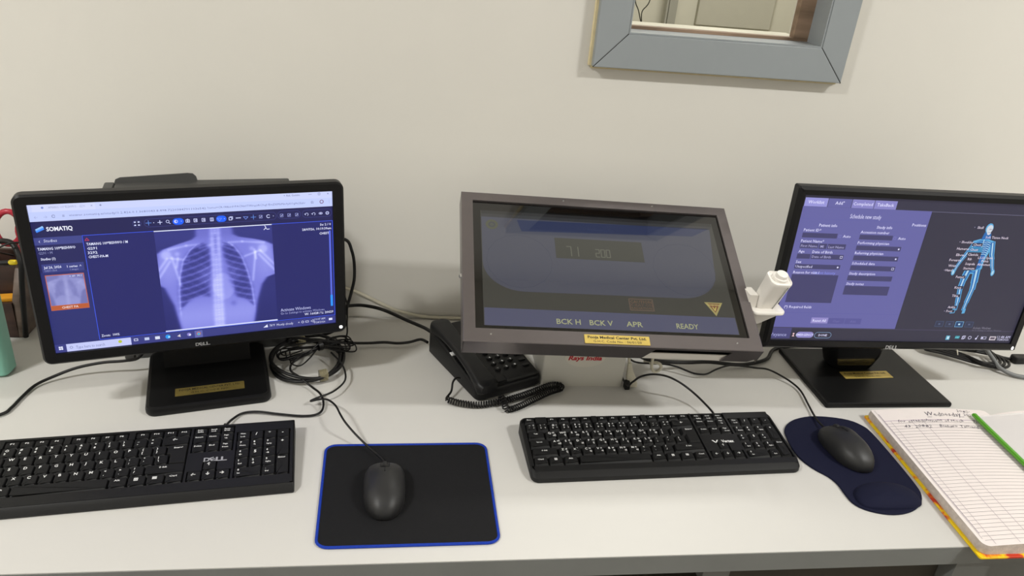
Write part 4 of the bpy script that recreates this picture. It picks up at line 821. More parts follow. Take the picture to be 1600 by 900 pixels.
def mouse(M, root, L_, W_, H_, asym=0.0):
    # dome with a superellipse outline; y forward
    mb = MB(M); rings = []; n = 36; m_ = 12
    def outline(t):
        c_, s_ = math.cos(t), math.sin(t); ex = 2.9
        x = abs(c_)**(2/ex)*math.copysign(1, c_); y = abs(s_)**(2/ex)*math.copysign(1, s_)
        wv = 1.0-0.05*math.exp(-((y+0.05)/0.35)**2)-0.06*max(0, y)**2+(-0.26*max(0, -y)**2)
        return x*W_/2*wv+asym*W_*(y*y-0.35)*0.5, y*L_/2
    def H(y): yy = y/(L_/2); return H_*(0.98-0.20*(yy+0.18)**2-0.22*max(0, yy)**2-0.10*max(0, -yy-.3)**2)
    for j in range(m_+1):
        rho = j/m_; q = math.sin(rho*math.pi/2); ring = []
        for k in range(n):
            x, y = outline(2*math.pi*k/n); s_ = 1-q*0.999 if False else math.cos(rho*math.pi/2)
            xx, yy = x*max(s_, 0.002), y*max(s_, 0.002); z = H(yy)*(q**0.62)
            ring.append((xx, yy, 0.0026+z))
        rings.append(ring)
    base_ = [(x*0.94, y*0.96, 0.0006) for x, y in [outline(2*math.pi*k/n) for k in range(n)]]
    mb.loft([base_]+rings); mb.build('shell', 'mouse_grey', root, smooth=60)
    def hz(y): return 0.0026+H(y)
    mb = MB(M)      # recess plate around the wheel
    yw = L_*0.40
    pts = rr(-0.0070, 0.0070, L_*0.335, L_*0.455, 0.003, 4); yr = list(np.linspace(L_*0.19, L_*0.375, 9)); xr = (-0.0078, -0.0062, 0.0062, 0.0078); g_ = [(x, y, surf(H_, L_, H, y)+(0.0007 if abs(x) < 0.007 else -0.0012)) for y in yr for x in xr]
    mb.add(g_, [(j*4+i, j*4+i+1, j*4+i+5, j*4+i+4) for j in range(8) for i in range(3)]); mb.build('wheel_well', 'kb_well', root)
    mb = MB(M); c0 = L_*0.285; zz = surf(H_, L_, H, c0)-0.0042
    rings = [[(x, c0+0.0075*s_*math.cos(a), zz+0.0075*s_*math.sin(a)) for a in [2*math.pi*k/20 for k in range(20)]] for x, s_ in ((-0.0032, 0.85), (-0.0022, 1), (0.0022, 1), (0.0032, 0.85))]
    mb.loft(rings); mb.build('scroll_wheel', 'mouse_grey', root)
    P = [(0, y, surf(H_, L_, H, y)+0.0002) for y in np.linspace(L_*0.06, L_*0.19, 8)]
    MB(M).tube(P, 0.0009, 5).build('button_split', 'kb_well', root)
def surf(H_, L_, H, y):    # height of the shell along the centre line
    s_ = min(0.999, abs(y)/(L_/2)); lo, hi = 0.0, 1.0
    rho = math.acos(s_)/(math.pi/2); return 0.0026+H(y)*(math.sin(rho*math.pi/2)**0.62)
m1 = empty('mouse', (-0.0185, -0.529, 0.0026), 0.02); tag(m1, 'black computer mouse on the blue-edged rectangular pad', 'mouse')
mouse(Matrix.Translation((-0.0185, -0.529, 0.0022)) @ Matrix.Rotation(0.02, 4, 'Z'), m1, 0.113, 0.062, 0.034)
cable('cable', [(-0.020, -0.474, 0.012), (-0.024, -0.466, 0.012), (-0.032, -0.452, 0.010), (-0.047, -0.434, 0.012), (-0.067, -0.414, 0.02), (-0.083, -0.398, 0.03), (-0.092, -0.38, 0.032), (-0.102, -0.353, 0.03), (-0.116, -0.33, 0.025), (-0.13, -0.318, 0.018), (-0.146, -0.315, 0.012), (-0.137, -0.309, 0.014), (-0.112, -0.29, 0.014), (-0.096, -0.257, 0.012), (-0.096, -0.233, 0.016), (-0.106, -0.209, 0.022), (-0.125, -0.180, 0.024)], 0.0017, 'cable_black', parent=m1)
m2 = empty('mouse', (0.738, -0.446, 0.0036), 0.06); tag(m2, 'black computer mouse on the navy gel pad', 'mouse')
mouse(Matrix.Translation((0.7385, -0.446, 0.0034)) @ Matrix.Rotation(0.10, 4, 'Z'), m2, 0.114, 0.063, 0.036, asym=0.16)
cable('cable', [(0.730, -0.392, 0.012), (0.729, -0.382, 0.011), (0.731, -0.362, 0.008), (0.736, -0.338, 0.005), (0.741, -0.309, 0.005), (0.747, -0.271, 0.005), (0.743, -0.247, 0.006), (0.728, -0.227, 0.01), (0.704, -0.212, 0.016), (0.678, -0.21, 0.018), (0.653, -0.207, 0.02), (0.626, -0.208, 0.022), (0.596, -0.219, 0.02), (0.576, -0.226, 0.014), (0.562, -0.225, 0.012), (0.547, -0.219, 0.012), (0.524, -0.207, 0.016), (0.5, -0.203, 0.02), (0.465, -0.209, 0.025), (0.438, -0.213, 0.03), (0.422, -0.216, 0.04), (0.411, -0.2, 0.05)], 0.0018, 'cable_black', parent=m2)

# ------------------------------------------------------------------ telephone
PA = math.radians(25.5); PM = Matrix.Translation((0.132, -0.299, 0)) @ Matrix.Rotation(PA, 4, 'Z')
ph = empty('telephone', tuple(PM @ Vector((0.07, 0.1, 0))), PA); tag(ph, 'black corded desk telephone with keypad, tucked beside the console', 'telephone')
def ztop(y): return 0.022+0.030*max(0, min(1, y/0.19))
mb = MB(PM); pts = rr(-0.002, 0.134, -0.004, 0.188, 0.012, 4)
mb.loft([[(x, y, 0.0008) for x, y in offset(pts, -0.003)], [(x, y, 0.004) for x, y in pts], [(x, y, ztop(y)-0.006) for x, y in pts], [(x, y, ztop(y)-0.0015) for x, y in offset(pts, -0.0018)], [(x, y, ztop(y)) for x, y in offset(pts, -0.005)]])
mb.build('body', 'black_plastic', ph)
mb = MB(PM); pts = rr(0.035, 0.129, 0.0, 0.182, 0.006, 3)   # raised keypad deck
mb.loft([[(x, y, ztop(y)-0.002) for x, y in pts], [(x, y, ztop(y)+0.004) for x, y in offset(pts, -0.001)], [(x, y, ztop(y)+0.005) for x, y in offset(pts, -0.003)]]); mb.build('keypad_deck', 'black_satin', ph)
mb = MB(PM); pts = rr(0.060, 0.125, -0.001, 0.018, 0.004, 3); mb.loft([[(x, y, ztop(y)+0.003) for x, y in pts], [(x, y, ztop(y)+0.0065) for x, y in offset(pts, -0.002)]]); mb.build('front_panel', 'black_satin', ph)
for r_ in range(4):
    for c_, chs in enumerate(('*741', '0852', '#963')):
        x, y = 0.0595+c_*0.0175, 0.031+r_*0.0155; z = ztop(y)+0.005
        mb = MB(PM); mb.loft([[(a, d, z-0.001) for a, d in ell(x, y, 0.0058, 0.0046, 14)], [(a, d, z+0.0028) for a, d in ell(x, y, 0.0054, 0.0042, 14)], [(a, d, z+0.0034) for a, d in ell(x, y, 0.0044, 0.0034, 14)]])
        put_text(mb, chs[r_], x, y, 0.0062, z+0.0036, 1, align='C', bold=0.02); mb.build('key', ['black_satin', 'legend_white'], ph)
for r_ in range(4):
    x, y = 0.1155, 0.025+r_*0.0155; z = ztop(y)+0.005
    mb = MB(PM); mb.slab(rr(x-0.007, x+0.007, y-0.0030, y+0.0030, 0.0018, 3), z-0.001, z+0.0022, 0.0006); mb.slab(rr(x-0.0045, x+0.0045, y+0.0042, y+0.0056, 0.0003, 1), z-0.0002, z+0.0003, mi=1); mb.build('function_key', ['black_satin', 'legend_white'], ph)
# recessed strip with slits and a white tag on the left flank
for k in range(9):
    y = 0.046+k*0.0052; MB(PM).box2(0.003, 0.013, y, y+0.0022, ztop(y)-0.001, ztop(y)+0.0012).build('speaker_slat', 'black_satin', ph, smooth=0)
MB(PM).box2(0.002, 0.011, 0.098, 0.107, ztop(0.1)-0.001, ztop(0.1)+0.0022).build('memo_tag', 'legend_white', ph, smooth=0)
# handset: curved bar with two deeper ends
mb = MB(PM); rings = []; N = 26
for i in range(N+1):
    t = i/N; y = -0.012+0.196*t; e_ = max(0, 1-abs(t-0.5)*2); endf = abs(2*t-1)**2.2
    hw = 0.0170+0.0040*endf; zt = 0.038+0.030*t+0.005*math.sin(math.pi*t); th = 0.0135+0.0125*endf
    if i == 0 or i == N: hw *= 0.75; th *= 0.6; zt -= 0.002
    cx = 0.0170
    prof = rr(-hw, hw, 0, th, min(0.007, th*0.45, hw*0.6), 3); rings.append([(cx+a, y, zt-th+d) for a, d in prof][::-1])
mb.loft(rings); hset = mb.build('handset', 'black_plastic', ph, smooth=50)
def coil(path, rad, pitch, wire, n=10):
    P = spline(path, 10); d = [0]
    for a, c_ in zip(P[:-1], P[1:]): d.append(d[-1]+(c_-a).length)
    total = d[-1]; turns = total/pitch; out = []; steps = int(turns*n); j = 0
    for k in range(steps+1):
        s_ = total*k/steps
        while j < len(d)-2 and d[j+1] < s_: j += 1
        f_ = (s_-d[j])/max(1e-9, d[j+1]-d[j]); p = P[j].lerp(P[j+1], f_); t = (P[j+1]-P[j]).normalized(); q = t.cross(Vector((0, 0, 1))).normalized(); bq = q.cross(t)
        a = 2*math.pi*k/n; out.append(p+(q*math.cos(a)+bq*math.sin(a))*rad)
    return MB().tube(out, wire, 5)
cordp = [(0.080, -0.303, 0.008), (0.100, -0.312, 0.007), (0.130, -0.318, 0.007), (0.160, -0.312, 0.007), (0.200, -0.296, 0.007), (0.235, -0.278, 0.008), (0.262, -0.264, 0.010), (0.283, -0.256, 0.007), (0.286, -0.266, 0.007), (0.262, -0.280, 0.008), (0.232, -0.302, 0.008), (0.204, -0.322, 0.007), (0.182, -0.331, 0.007), (0.178, -0.320, 0.010), (0.172, -0.305, 0.018)]
cd_ = coil(cordp, 0.0050, 0.0046, 0.0013)
cd_.build('coiled_cord', 'cable_black', ph, smooth=60)
cable('cord_lead', [(0.104, -0.262, 0.024), (0.097, -0.264, 0.026), (0.091, -0.272, 0.022), (0.088, -0.285, 0.012), (0.079, -0.300, 0.008), (0.084, -0.304, 0.008)], 0.0019, 'cable_black', parent=ph)
cable('line_cord', [(0.056, -0.128, 0.040), (0.043, -0.112, 0.040), (0.015, -0.088, 0.04), (-0.007, -0.077, 0.045), (-0.03, -0.066, 0.05), (-0.053, -0.061, 0.055), (-0.082, -0.044, 0.05), (-0.11, -0.030, 0.04), (-0.14, -0.026, 0.035)], 0.0034, 'cable_black', parent=ph)
cable('power_cord', [(0.050, -0.126, 0.016), (0.037, -0.112, 0.014), (0.016, -0.116, 0.010), (-0.006, -0.119, 0.009), (-0.032, -0.118, 0.010), (-0.062, -0.12, 0.009), (-0.097, -0.132, 0.016), (-0.137, -0.143, 0.026), (-0.184, -0.137, 0.028), (-0.23, -0.13, 0.03)], 0.0028, 'cable_black', parent=ph)

# ------------------------------------------------------------------ loose cables
def loop_path(cx, cy, rx, ry, z, rot, turns, jit, seed):
    rs = random.Random(seed); out = []; n = 12*turns
    for k in range(n+1):
        a = 2*math.pi*k/12; j = 1+jit*(rs.random()-.5); jr = 1+jit*.6*math.sin(a*0.31+seed)
        x, y = rx*j*jr*math.cos(a), ry*j*jr*math.sin(a); out.append((cx+x*math.cos(rot)-y*math.sin(rot), cy+x*math.sin(rot)+y*math.cos(rot), z+0.004*math.sin(a*1.7+seed)+0.0035*k/12))
    return out
cb = empty('cable_coil', (-0.165, -0.185, 0)); tag(cb, 'thick black video cable wound in a ring beside the X-ray monitor base', 'cable')
P = spline([(-0.175, -0.11, 0.03), (-0.21, -0.118, 0.016)]+loop_path(-0.168, -0.182, 0.072, 0.062, 0.0072, 1.9, 3, 0.06, 2)+[(-0.205, -0.135, 0.022), (-0.165, -0.105, 0.05), (-0.15, -0.10, 0.12)], 6)
MB().tube(P, 0.0031, 8).build('cable', 'cable_black', cb, smooth=60)
for x, y, a in ((-0.133, -0.2385, 0.35), (-0.187, -0.1195, 0.5)):
    mb = MB(Matrix.Translation((x, y, 0.0125)) @ Matrix.Rotation(a, 4, 'Z') @ Matrix.Rotation(math.pi/2, 4, 'Y')); pts = rr(-0.0100, 0.0085, -0.0085, 0.0085, 0.005, 4)
    mb.loft([[(p, q, -0.007) for p, q in pts], [(p, q, 0.007) for p, q in pts]], cap0=False, cap1=False); mb.ring(offset(pts, -0.0009), offset(pts, -0.0009), -0.007, 0.007); mb.build('tape_band', 'tie_clear', cb)
hk = empty('wire_hank', (-0.145, -0.165, 0.02)); tag(hk, 'thin black wire bunched in a tied hank on the thick cable ring', 'cable')
path = []
rs = random.Random(8)
for k in range(7):
    ang = 0.50+rs.uniform(-0.4, 0.4); L1 = rs.uniform(0.045, 0.066); L2 = rs.uniform(0.05, 0.078); wd = rs.uniform(0.010, 0.022); c0 = Vector((-0.146, -0.163, 0.026)); d = Vector((math.cos(ang), math.sin(ang), 0)); q = Vector((-d.y, d.x, 0)); zz = rs.uniform(-0.004, 0.010)
    for u_, v_ in ((0, 0), (L1*.5, wd*.8), (L1*.9, wd), (L1, 0), (L1*.9, -wd), (L1*.5, -wd*.7), (0, .1*wd), (-L2*.5, wd*.8), (-L2*.9, wd), (-L2, 0), (-L2*.9, -wd), (-L2*.5, -wd*.7)): path.append(tuple(c0+d*u_+q*v_+Vector((0, 0, zz+rs.uniform(-.001, .001)-0.006*abs(u_)/0.06))))
MB().tube(spline(path, 5), 0.0014, 6).build('wire', 'cable_black', hk, smooth=60)
mb = MB(Matrix.Translation((-0.146, -0.163, 0.0275)) @ Matrix.Rotation(0.5, 4, 'Z') @ Matrix.Rotation(math.pi/2, 4, 'Y')); pts = ell(0, 0, 0.009, 0.0075, 14); mb.loft([[(x, y, -0.004) for x, y in pts], [(x, y, 0.004) for x, y in pts]], cap0=False, cap1=False); mb.build('twist_tie', 'cable_black', hk)
cable('power_cable', [(-0.66, -0.375, 0.004), (-0.609, -0.341, 0.004), (-0.601, -0.323, 0.004), (-0.598, -0.293, 0.004), (-0.591, -0.261, 0.005), (-0.569, -0.242, 0.010), (-0.536, -0.231, 0.020), (-0.496, -0.227, 0.028), (-0.462, -0.224, 0.03), (-0.441, -0.2145, 0.032), (-0.430, -0.185, 0.05), (-0.40, -0.17, 0.09), (-0.39, -0.185, 0.125)], 0.0025, 'cable_black', 'black cable trailing from under the X-ray monitor to the desk\'s left end')
cable('video_cable', [(-0.17, -0.185, 0.21), (-0.125, -0.14, 0.228), (-0.1, -0.12, 0.22), (-0.091, -0.12, 0.200), (-0.087, -0.12, 0.177), (-0.087, -0.12, 0.145), (-0.092, -0.12, 0.119), (-0.099, -0.12, 0.092), (-0.108, -0.118, 0.06), (-0.125, -0.11, 0.03), (-0.16, -0.10, 0.012), (-0.22, -0.09, 0.0045)], 0.0029, 'cable_black', 'black cable bulging out past the right side of the X-ray monitor')
cable('signal_wire', [(-0.16, -0.19, 0.16), (-0.115, -0.15, 0.14), (-0.101, -0.13, 0.105), (-0.100, -0.123, 0.075), (-0.101, -0.12, 0.05), (-0.101, -0.122, 0.030), (-0.108, -0.128, 0.014), (-0.13, -0.09, 0.004)], 0.0015, 'cable_black', 'thin black wire dropping below the power light of the X-ray monitor')
cable('wall_cable', [(-0.24, -0.0055, 0.11), (-0.16, -0.0055, 0.085), (-0.111, -0.0055, 0.067), (-0.087, -0.0055, 0.058), (-0.062, -0.0055, 0.045), (-0.036, -0.0055, 0.031), (-0.01, -0.0055, 0.019), (0.016, -0.0055, 0.012), (0.042, -0.0055, 0.0065), (0.082, -0.006, 0.0044), (0.13, -0.008, 0.0042), (0.20, -0.03, 0.0042), (0.30, -0.05, 0.0042)], 0.0034, 'cable_white', 'cream cable slanting down the wall behind the telephone')
cable('power_cable', [(0.405, -0.20, 0.055), (0.43, -0.212, 0.05), (0.455, -0.218, 0.04), (0.495, -0.21, 0.03), (0.545, -0.199, 0.022), (0.595, -0.187, 0.016), (0.651, -0.183, 0.008), (0.688, -0.175, 0.006), (0.73, -0.155, 0.005), (0.765, -0.115, 0.0045), (0.83, -0.095, 0.0045), (0.89, -0.1, 0.02)], 0.0037, 'cable_black', 'thick black cable running from the console post towards the wide monitor')
# plugs and white lead right of the post
pg = empty('plug_lead', (0.418, -0.235, 0.0)); tag(pg, 'cream plug with a short curled lead beside the console post', 'plug')
mb = MB(); rings = []
for z, cx, cy, hw in ((0.003, 0.4235, -0.250, 0.0085), (0.008, 0.4225, -0.249, 0.0095), (0.020, 0.4195, -0.246, 0.0085), (0.034, 0.4165, -0.243, 0.0050), (0.046, 0.4150, -0.241, 0.0035)): rings.append([(cx+x, cy+y, z) for x, y in rr(-hw, hw, -hw*.7, hw*.7, hw*.3, 3)])
mb.loft(rings); mb.build('plug_body', 'cable_white', pg)
MB().tube(spline([(0.414, -0.240, 0.046), (0.415, -0.225, 0.075), (0.43, -0.21, 0.095), (0.455, -0.218, 0.085), (0.462, -0.226, 0.060), (0.462, -0.228, 0.040), (0.463, -0.230, 0.028), (0.469, -0.231, 0.021), (0.477, -0.231, 0.024), (0.480, -0.231, 0.032), (0.476, -0.231, 0.038), (0.469, -0.226, 0.038), (0.466, -0.215, 0.03), (0.47, -0.17, 0.006)], 6), 0.0029, 8).build('lead', 'cable_white', pg, smooth=60)
mb = MB(); mb.slab(rr(0.4065, 0.4165, -0.262, -0.249, 0.002, 3), 0.0005, 0.016, 0.002); mb.build('socket_block', 'kb_well', pg)
# coil right of the wide monitor
rc = empty('cable_coil', (1.19, -0.165, 0)); tag(rc, 'black cable coil tied up behind the wide monitor\'s right corner', 'cable')
P = []
for k in range(4):
    o_ = 0.010*k
    P += [(1.12, -0.115+o_*.3, 0.010+.003*k), (1.17, -0.118-.2*o_, 0.012+.003*k), (1.23, -0.135+o_*.2, 0.012+.003*k), (1.262-o_, -0.157, 0.010+.003*k), (1.255-o_*1.2, -0.178, 0.008+.003*k), (1.225-o_*1.2, -0.186+o_*.2, 0.008+.003*k), (1.185-o_*.6, -0.170+o_*.6, 0.009+.003*k), (1.13-.3*o_, -0.138+o_*.6, 0.012+.003*k), (1.10, -0.122+o_*.6, 0.012+.003*k)]
P += [(1.15, -0.12, 0.022), (1.23, -0.13, 0.014), (1.28, -0.145, 0.006), (1.36, -0.15, 0.0045)]
MB().tube(spline(P, 5), 0.0030, 7).build('cable', 'cable_black', rc, smooth=60)
MB().tube(spline([(1.172, -0.110, 0.030), (1.163, -0.125, 0.031), (1.156, -0.140, 0.026), (1.155, -0.150, 0.014)], 5), 0.0014, 6).build('twist_tie', 'cable_white', rc)
mb = MB(); mb.slab(rr(1.285, 1.33, -0.16, -0.14, 0.005, 3), 0.001, 0.016, 0.003); mb.build('plug', 'black_plastic', rc)
cable('grey_cable', [(1.215, -0.09, 0.06), (1.217, -0.125, 0.040), (1.216, -0.150, 0.030), (1.217, -0.172, 0.022), (1.222, -0.192, 0.012), (1.24, -0.207, 0.006), (1.265, -0.216, 0.005), (1.33, -0.222, 0.005)], 0.0042, 'cable_grey', 'grey cable lying over the black coil at the desk\'s right end')

# ------------------------------------------------------------------ register book and clear file
bk = empty('register_book', (0.94, -0.51, 0)); tag(bk, 'open lined register with a yellow flowered cover, hanging over the desk edge', 'book')
def bx(x, y): return x-0.045*(y+0.51)*-1*0 + x*0 + (x-x) , y
BXL, BYB, BYT = 0.8165, -0.6825, -0.3440; skew = 0.0165/0.3385
def sk(x, y): return (x+skew*(y-BYB), y)
cov = [sk(x, y) for x, y in rr(BXL, 1.300, BYB, BYT, 0.004, 4)]
mb = MB(); mb.slab(cov, 0.0008, 0.0040, 0.0008); mb.build('cover', 'book_cover', bk)
# page block: thickness swells from the fore-edge to the gutter
nx = 22; gut = 1.062
def page_h(x): t = max(0., min(1., (x-BXL-0.004)/(gut-BXL))); return 0.0195+0.0045*math.sin(math.pi*min(1, t*1.15))-0.012*max(0, (t-.88)/.12)**2
def outline_l():
    r = 0.012; pts = [(gut, BYB+0.0055)]+[]
    p = [(gut, BYT-0.006)]; n = 5
    for k in range(n+1): a = math.radians(90+90*k/n); p.append((BXL+0.0045+0.004+0.004*math.cos(a), BYT-0.006-0.004+0.004*math.sin(a)))
    for k in range(n+1): a = math.radians(180+90*k/n); p.append((BXL+0.0045+r+r*math.cos(a), BYB+0.0055+r+r*math.sin(a)))
    p.append((gut, BYB+0.0055)); return p
def page_left(y):
    r = 0.012; yb = BYB+0.0055; yt = BYT-0.006; x = BXL+0.0045
    if y < yb+r: x += r-math.sqrt(max(0, r*r-(yb+r-y)**2))
    if y > yt-.004: x += .004-math.sqrt(max(0, .004**2-(y-yt+.004)**2))
    return x
ys = [BYB+0.0055+0.0002+q for q in (0, .0006, .0016, .003, .0055, .0085, .012)]+list(np.linspace(BYB+0.022, BYT-0.0105, 14))+[BYT-0.0085, BYT-0.0072, BYT-0.0062]
V = []; F = []
for j, y in enumerate(ys):
    xl = page_left(y)
    for i in range(nx+1): x = xl+(gut-xl)*(i/nx)**1.0; V.append(sk(x, y)+(page_h(x),))
W1 = nx+1
for j in range(len(ys)-1):
    for i in range(nx): a = j*W1+i; F.append((a, a+1, a+W1+1, a+W1))
mb = MB(); mb.add(V, F, 0); mb.build('open_page', 'paper', bk, smooth=70)
mb = MB()      # sides of the page stack
rim = [j*W1 for j in range(len(ys))]; rimp = [V[k] for k in rim]
side = [V[i] for i in range(nx, -1, -1)]+rimp[1:]+[V[(len(ys)-1)*W1+i] for i in range(1, nx+1)]
lo = [(x-0.0006 if False else x, y, 0.0041) for x, y, z in side]; n = len(side)
mid = [(x-0.0025 if 15 < i < n-15 else x, y, z*.55+.0018) for i, (x, y, z) in enumerate(side)]
mb.add(side+mid+lo, [(i, i+1, n+i+1, n+i) for i in range(n-1)]+[(n+i, n+i+1, 2*n+i+1, 2*n+i) for i in range(n-1)]); mb.build('page_stack', 'page_edges', bk, smooth=50)
# right-hand pages beyond the gutter
V = []; F = []
for j, y in enumerate((BYB+0.0055, -0.51, BYT-0.0062)):
    for i in range(13): x = gut+0.0002+(1.294-gut)*i/12; t = i/12; V.append(sk(x, y)+(0.0075+0.0125*math.sin(math.pi/2*min(1, t*3))-.004*t,))
for j in range(2):
    for i in range(12): a = j*13+i; F.append((a, a+1, a+14, a+13))
top = list(V); n = len(V); V += [(x, y, 0.0041) for x, y, z in V]
rimi = [i for i in range(13)]+[25, 38]+[38-i for i in range(1, 13)]+[13]
F += [(rimi[k], n+rimi[k], n+rimi[(k+1) % len(rimi)], rimi[(k+1) % len(rimi)]) for k in range(len(rimi))]
mb = MB(); mb.add(V, F, 0); mb.build('facing_pages', 'paper', bk, smooth=50)
# ruling and handwriting, laid on the page curve
mb = MB(); pen = rgb(70, 66, 84); rule = rgb(128, 120, 124)
def pl_(x, y, dz=0.00025): a, c_ = sk(x, y); return (a, c_, page_h(x)+dz)
def stroke(pts, wd, col):
    for (x0, y0), (x1, y1) in zip(pts[:-1], pts[1:]):
        d = Vector((x1-x0, y1-y0)); L_ = d.length
        if L_ < 1e-7: continue
        q = Vector((-d.y, d.x))/L_*wd/2; mb.add([pl_(x0-q.x, y0-q.y), pl_(x1-q.x, y1-q.y), pl_(x1+q.x, y1+q.y), pl_(x0+q.x, y0+q.y)], [(0, 1, 2, 3)], 0, col)
yy = BYT-0.041; k = 0
while yy > BYB+0.012:
    xs_ = np.linspace(page_left(yy)+0.008, gut-0.006, 14); stroke([(x, yy) for x in xs_], 0.00055 if k else 0.0008, rule if k else rgb(150, 120, 160)); yy -= 0.0078; k += 1
for x_ in (BXL+0.024, BXL+0.062, BXL+0.084): stroke([(x_-0.0*(q), q) for q in np.linspace(BYT-0.041, BYB+0.009, 10)], 0.0006, rgb(170, 158, 168))
stroke([(BXL+0.0125, q) for q in np.linspace(BYT-0.02, BYB+0.03, 10)], 0.0007, rgb(120, 100, 130)); stroke([(BXL+0.0105, q) for q in np.linspace(BYT-0.009, BYB+0.02, 10)], 0.0005, rgb(150, 140, 150))
def hand(s_, x, y, size, wd):
    v, f, w0 = glyphs(s_, -0.006, 0.35, 1)
    if len(v): mb.add([pl_(x+a*wd/w0, y+b_*size+0.0012*math.sin(a*3.1), 0.0003) for a, b_ in v], f, 0, pen)
hand('Wednesday', 0.918, BYT-0.030, 0.017, 0.070); stroke([(0.916, BYT-0.033), (0.99, BYT-0.031)], 0.0009, pen)
hand('2082-', 0.985, BYT-0.017, 0.010, 0.028); hand('2026-4', 0.992, BYT-0.028, 0.010, 0.032)
hand('for establishment of stock', 0.853, BYT-0.047, 0.011, 0.128); hand('7pm/12', 0.998, BYT-0.048, 0.011, 0.036)
hand('43. 20882', 0.856, BYT-0.0625, 0.011, 0.052); hand('Bishwo Tamang', 0.922, BYT-0.0635, 0.011, 0.078); hand('291/4', 1.012, BYT-0.062, 0.010, 0.028)
tag(mb.build('ruled_ink', 'ink_print', bk, smooth=0), 'ruled lines and pen handwriting')

fl_ = empty('clear_file', (1.12, -0.5, 0.02)); tag(fl_, 'clear plastic file with a bright green slide bar lying on the register', 'file')
zt = 0.0262
mb = MB(); a = Vector((1.0215, -0.3745, zt)); b_ = Vector((1.006, -0.668, zt)); d = (b_-a).normalized(); q = Vector((-d.y, d.x, 0))
prof = [(-0.0042, 0.0), (0.0042, 0.0), (0.0040, 0.0035), (0.0022, 0.0052), (-0.0022, 0.0052), (-0.0040, 0.0035)]
mb.loft([[tuple(p+q*u_*s_+Vector((0, 0, v_*s_))) for u_, v_ in prof] for p, s_ in ((a, .7), (a+d*0.002, 1), (b_-d*0.002, 1), (b_, .7))]); mb.build('slide_bar', 'green_bar', fl_)
def sheet(z, lift, x1, dy):
    V = []; F = []
    for j in range(7):
        for i in range(11):
            s_ = i/10; t = j/6; p = a.lerp(b_, 0.03+.94*t); x = p.x+0.003+(x1-p.x)*s_; y = p.y+dy*s_+0.015*(1-t)*s_; V.append((x, y, z+lift*math.sin(3*s_+1.5*t)*s_-0.004*s_))
    for j in range(6):
        for i in range(10): k = j*11+i; F.append((k, k+1, k+12, k+11))
    m2_ = MB(); m2_.add([(x, y, zz) for x, y, zz in V], F); m2_.add([(x, y, zz-0.0003) for x, y, zz in V], [tuple(reversed(f)) for f in F]); return m2_
sheet(zt+0.0012, 0.0010, 1.225, 0.008).build('paper_sheet', 'paper', fl_, smooth=60); sheet(zt+0.0040, 0.0028, 1.232, 0.010).build('clear_cover', 'clear_sheet', fl_, smooth=60)

# ------------------------------------------------------------------ left end: organiser, scissors, box, printer
og = empty('desk_organizer', (-0.76, -0.06, 0)); tag(og, 'dark brown wooden stepped desk organizer behind the X-ray monitor', 'organizer')
def part_box(name, m_, *a): return MB().box2(*a).build(name, m_, og, smooth=0)
part_box('front_panel', 'walnut', -0.86, -0.684, -0.102, -0.096, 0.001, 0.070)
part_box('step_shelf', 'walnut_edge', -0.86, -0.684, -0.096, -0.066, 0.062, 0.068)
part_box('middle_panel', 'walnut', -0.86, -0.684, -0.066, -0.060, 0.001, 0.125)
part_box('back_panel', 'walnut', -0.86, -0.684, -0.024, -0.018, 0.001, 0.140)
part_box('bottom_panel', 'walnut', -0.86, -0.684, -0.060, -0.024, 0.001, 0.006)
mb = MB(frame((-0.684, 0, 0), (0, 1, 0), (0, 0, 1), (1, 0, 0))); mb.slab([(-0.102, 0.001), (-0.018, 0.001), (-0.018, 0.140), (-0.055, 0.134), (-0.070, 0.118), (-0.098, 0.074)], 0, 0.012, 0.001); mb.build('side_panel', 'walnut_edge', og)
part_box('side_panel', 'walnut_edge', -0.872, -0.860, -0.102, -0.018, 0.001, 0.125)
cable('adapter_cable', [(-0.72, -0.045, 0.16), (-0.690, -0.072, 0.178), (-0.668, -0.085, 0.176), (-0.655, -0.100, 0.150), (-0.656, -0.108, 0.115), (-0.661, -0.110, 0.07), (-0.666, -0.109, 0.03), (-0.670, -0.107, 0.006)], 0.0048, 'cable_black', 'thick black cable hanging down the corner of the brown organizer')
cable('thin_lead', [(-0.69, -0.05, 0.14), (-0.700, -0.09, 0.166), (-0.685, -0.105, 0.178), (-0.662, -0.098, 0.186), (-0.640, -0.085, 0.18)], 0.0016, 'cable_black', 'thin dark lead looping above the brown organizer')
sz = empty('scissors', (-0.680, -0.048, 0.006)); tag(sz, 'scissors with red handles standing in the brown organizer', 'scissors')
for cx, cz, rx, rz, rot in ((-0.688, 0.193, 0.021, 0.032, -0.25), (-0.655, 0.178, 0.017, 0.028, 0.3)):
    P = [(cx+rx*math.cos(t)*math.cos(rot)-rz*math.sin(t)*math.sin(rot), -0.05, cz+rx*math.cos(t)*math.sin(rot)+rz*math.sin(t)*math.cos(rot)) for t in [2*math.pi*k/24 for k in range(24)]]
    MB().tube(P, 0.0052, 8, closed=True).build('handle_loop', 'red_plastic', sz, smooth=60)
mb = MB(); mb.loft([[(-0.668+x, -0.05+y, z) for x, y in rr(-h_, h_, -.004, .004, .002, 2)] for z, h_ in ((0.120, 0.007), (0.150, 0.010), (0.160, 0.014))]); mb.build('handle_neck', 'red_plastic', sz)
mb = MB(); mb.loft([[(-0.669+x, -0.05+y, z) for x, y in rr(-h_, h_, -.0012, .0012, .0005, 1)] for z, h_ in ((0.010, 0.001), (0.06, 0.006), (0.125, 0.007))]); mb.build('blades', 'steel', sz)
mk = empty('marker_pen', (-0.6905, -0.052, 0.125)); tag(mk, 'small black marker with a yellow cap lying across the organizer', 'marker')
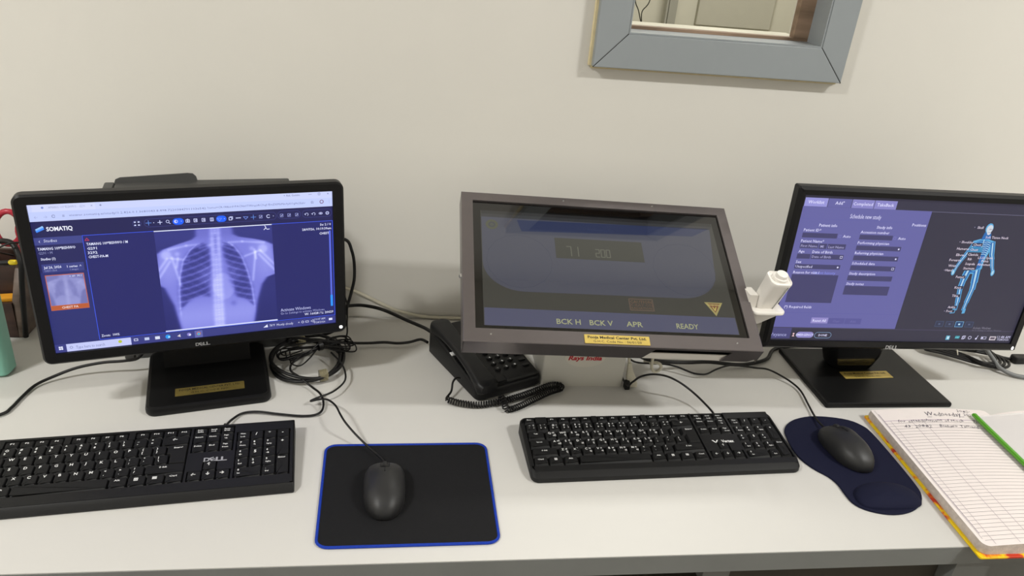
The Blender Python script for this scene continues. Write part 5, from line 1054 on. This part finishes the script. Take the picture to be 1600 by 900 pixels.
mb = MB(); mb.tube([(-0.712, -0.0655, 0.1315), (-0.688, -0.068, 0.1345)], 0.0042, 12); mb.build('barrel', 'black_plastic', mk, smooth=50); mb = MB(); mb.tube([(-0.688, -0.068, 0.1345), (-0.6875, -0.0682, 0.1347), (-0.679, -0.070, 0.136), (-0.677, -0.070, 0.1362)], [0.0046, 0.0050, 0.0048, 0.004], 12); mb.build('cap', 'yellow_plastic', mk, smooth=50)
mb = MB(Matrix.Translation((-0.7035, -0.084, 0.0685)) @ Matrix.Rotation(0.2, 4, 'Z')); mb.slab(rr(-0.016, 0.016, -0.010, 0.010, 0.001, 2), 0, 0.007, 0.0006)
tag(mb.build('note_pad', 'orange_paper', origin=(-0.7035, -0.084, 0.0685)), 'small orange note block on the organizer step', 'note pad')
# mint container
mt = empty('storage_box', (-0.69, -0.205, 0)); tag(mt, 'mint green plastic box cut off by the left edge, before the organizer', 'box')
mb = MB(); pts = rr(-0.755, -0.6440, -0.235, -0.195, 0.012, 5); mb.loft([[(x, y, 0.001) for x, y in offset(pts, -0.005)], [(x, y, 0.006) for x, y in pts], [(x, y, 0.150) for x, y in offset(pts, 0.001)], [(x, y, 0.154) for x, y in offset(pts, -0.002)]]); mb.build('tub', 'mint', mt)
mb = MB(); mb.slab(offset(pts, 0.003), 0.1545, 0.166, 0.003); mb.build('lid', 'mint_edge', mt)
# printer behind the left monitor
pa = 0.2015; PMx = Matrix.Translation((-0.355, -0.065, 0)) @ Matrix.Rotation(pa, 4, 'Z')
pn = empty('printer', (-0.355, -0.11, 0), pa); tag(pn, 'dark grey office machine with a raised top flap behind the X-ray monitor', 'printer')
mb = MB(PMx @ Matrix.Translation((0, -0.045, 0))); mb.slab(rr(-0.128, 0.150, -0.036, 0.036, 0.004, 3), 0.001, 0.305, 0.0015); mb.build('body', 'printer_grey', pn)
mb = MB(PMx @ Matrix.Translation((-0.139, -0.045, 0))); mb.slab(rr(-0.0065, 0.0085, -0.036, 0.034, 0.003, 3), 0.001, 0.3045, 0.0015); mb.build('end_cover', 'printer_grey', pn)
Mf = PMx @ Matrix.Translation((-0.066, -0.016, 0.300)) @ Matrix.Rotation(math.radians(78), 4, 'X')
mb = MB(Mf); mb.slab([(-0.066, 0.0), (0.066, 0.0), (0.063, 0.013), (0.058, 0.0180), (0.05, 0.0190), (-0.055, 0.0135), (-0.062, 0.0105)], -0.002, 0.002, 0.0006); mb.build('paper_flap', 'printer_grey', pn)
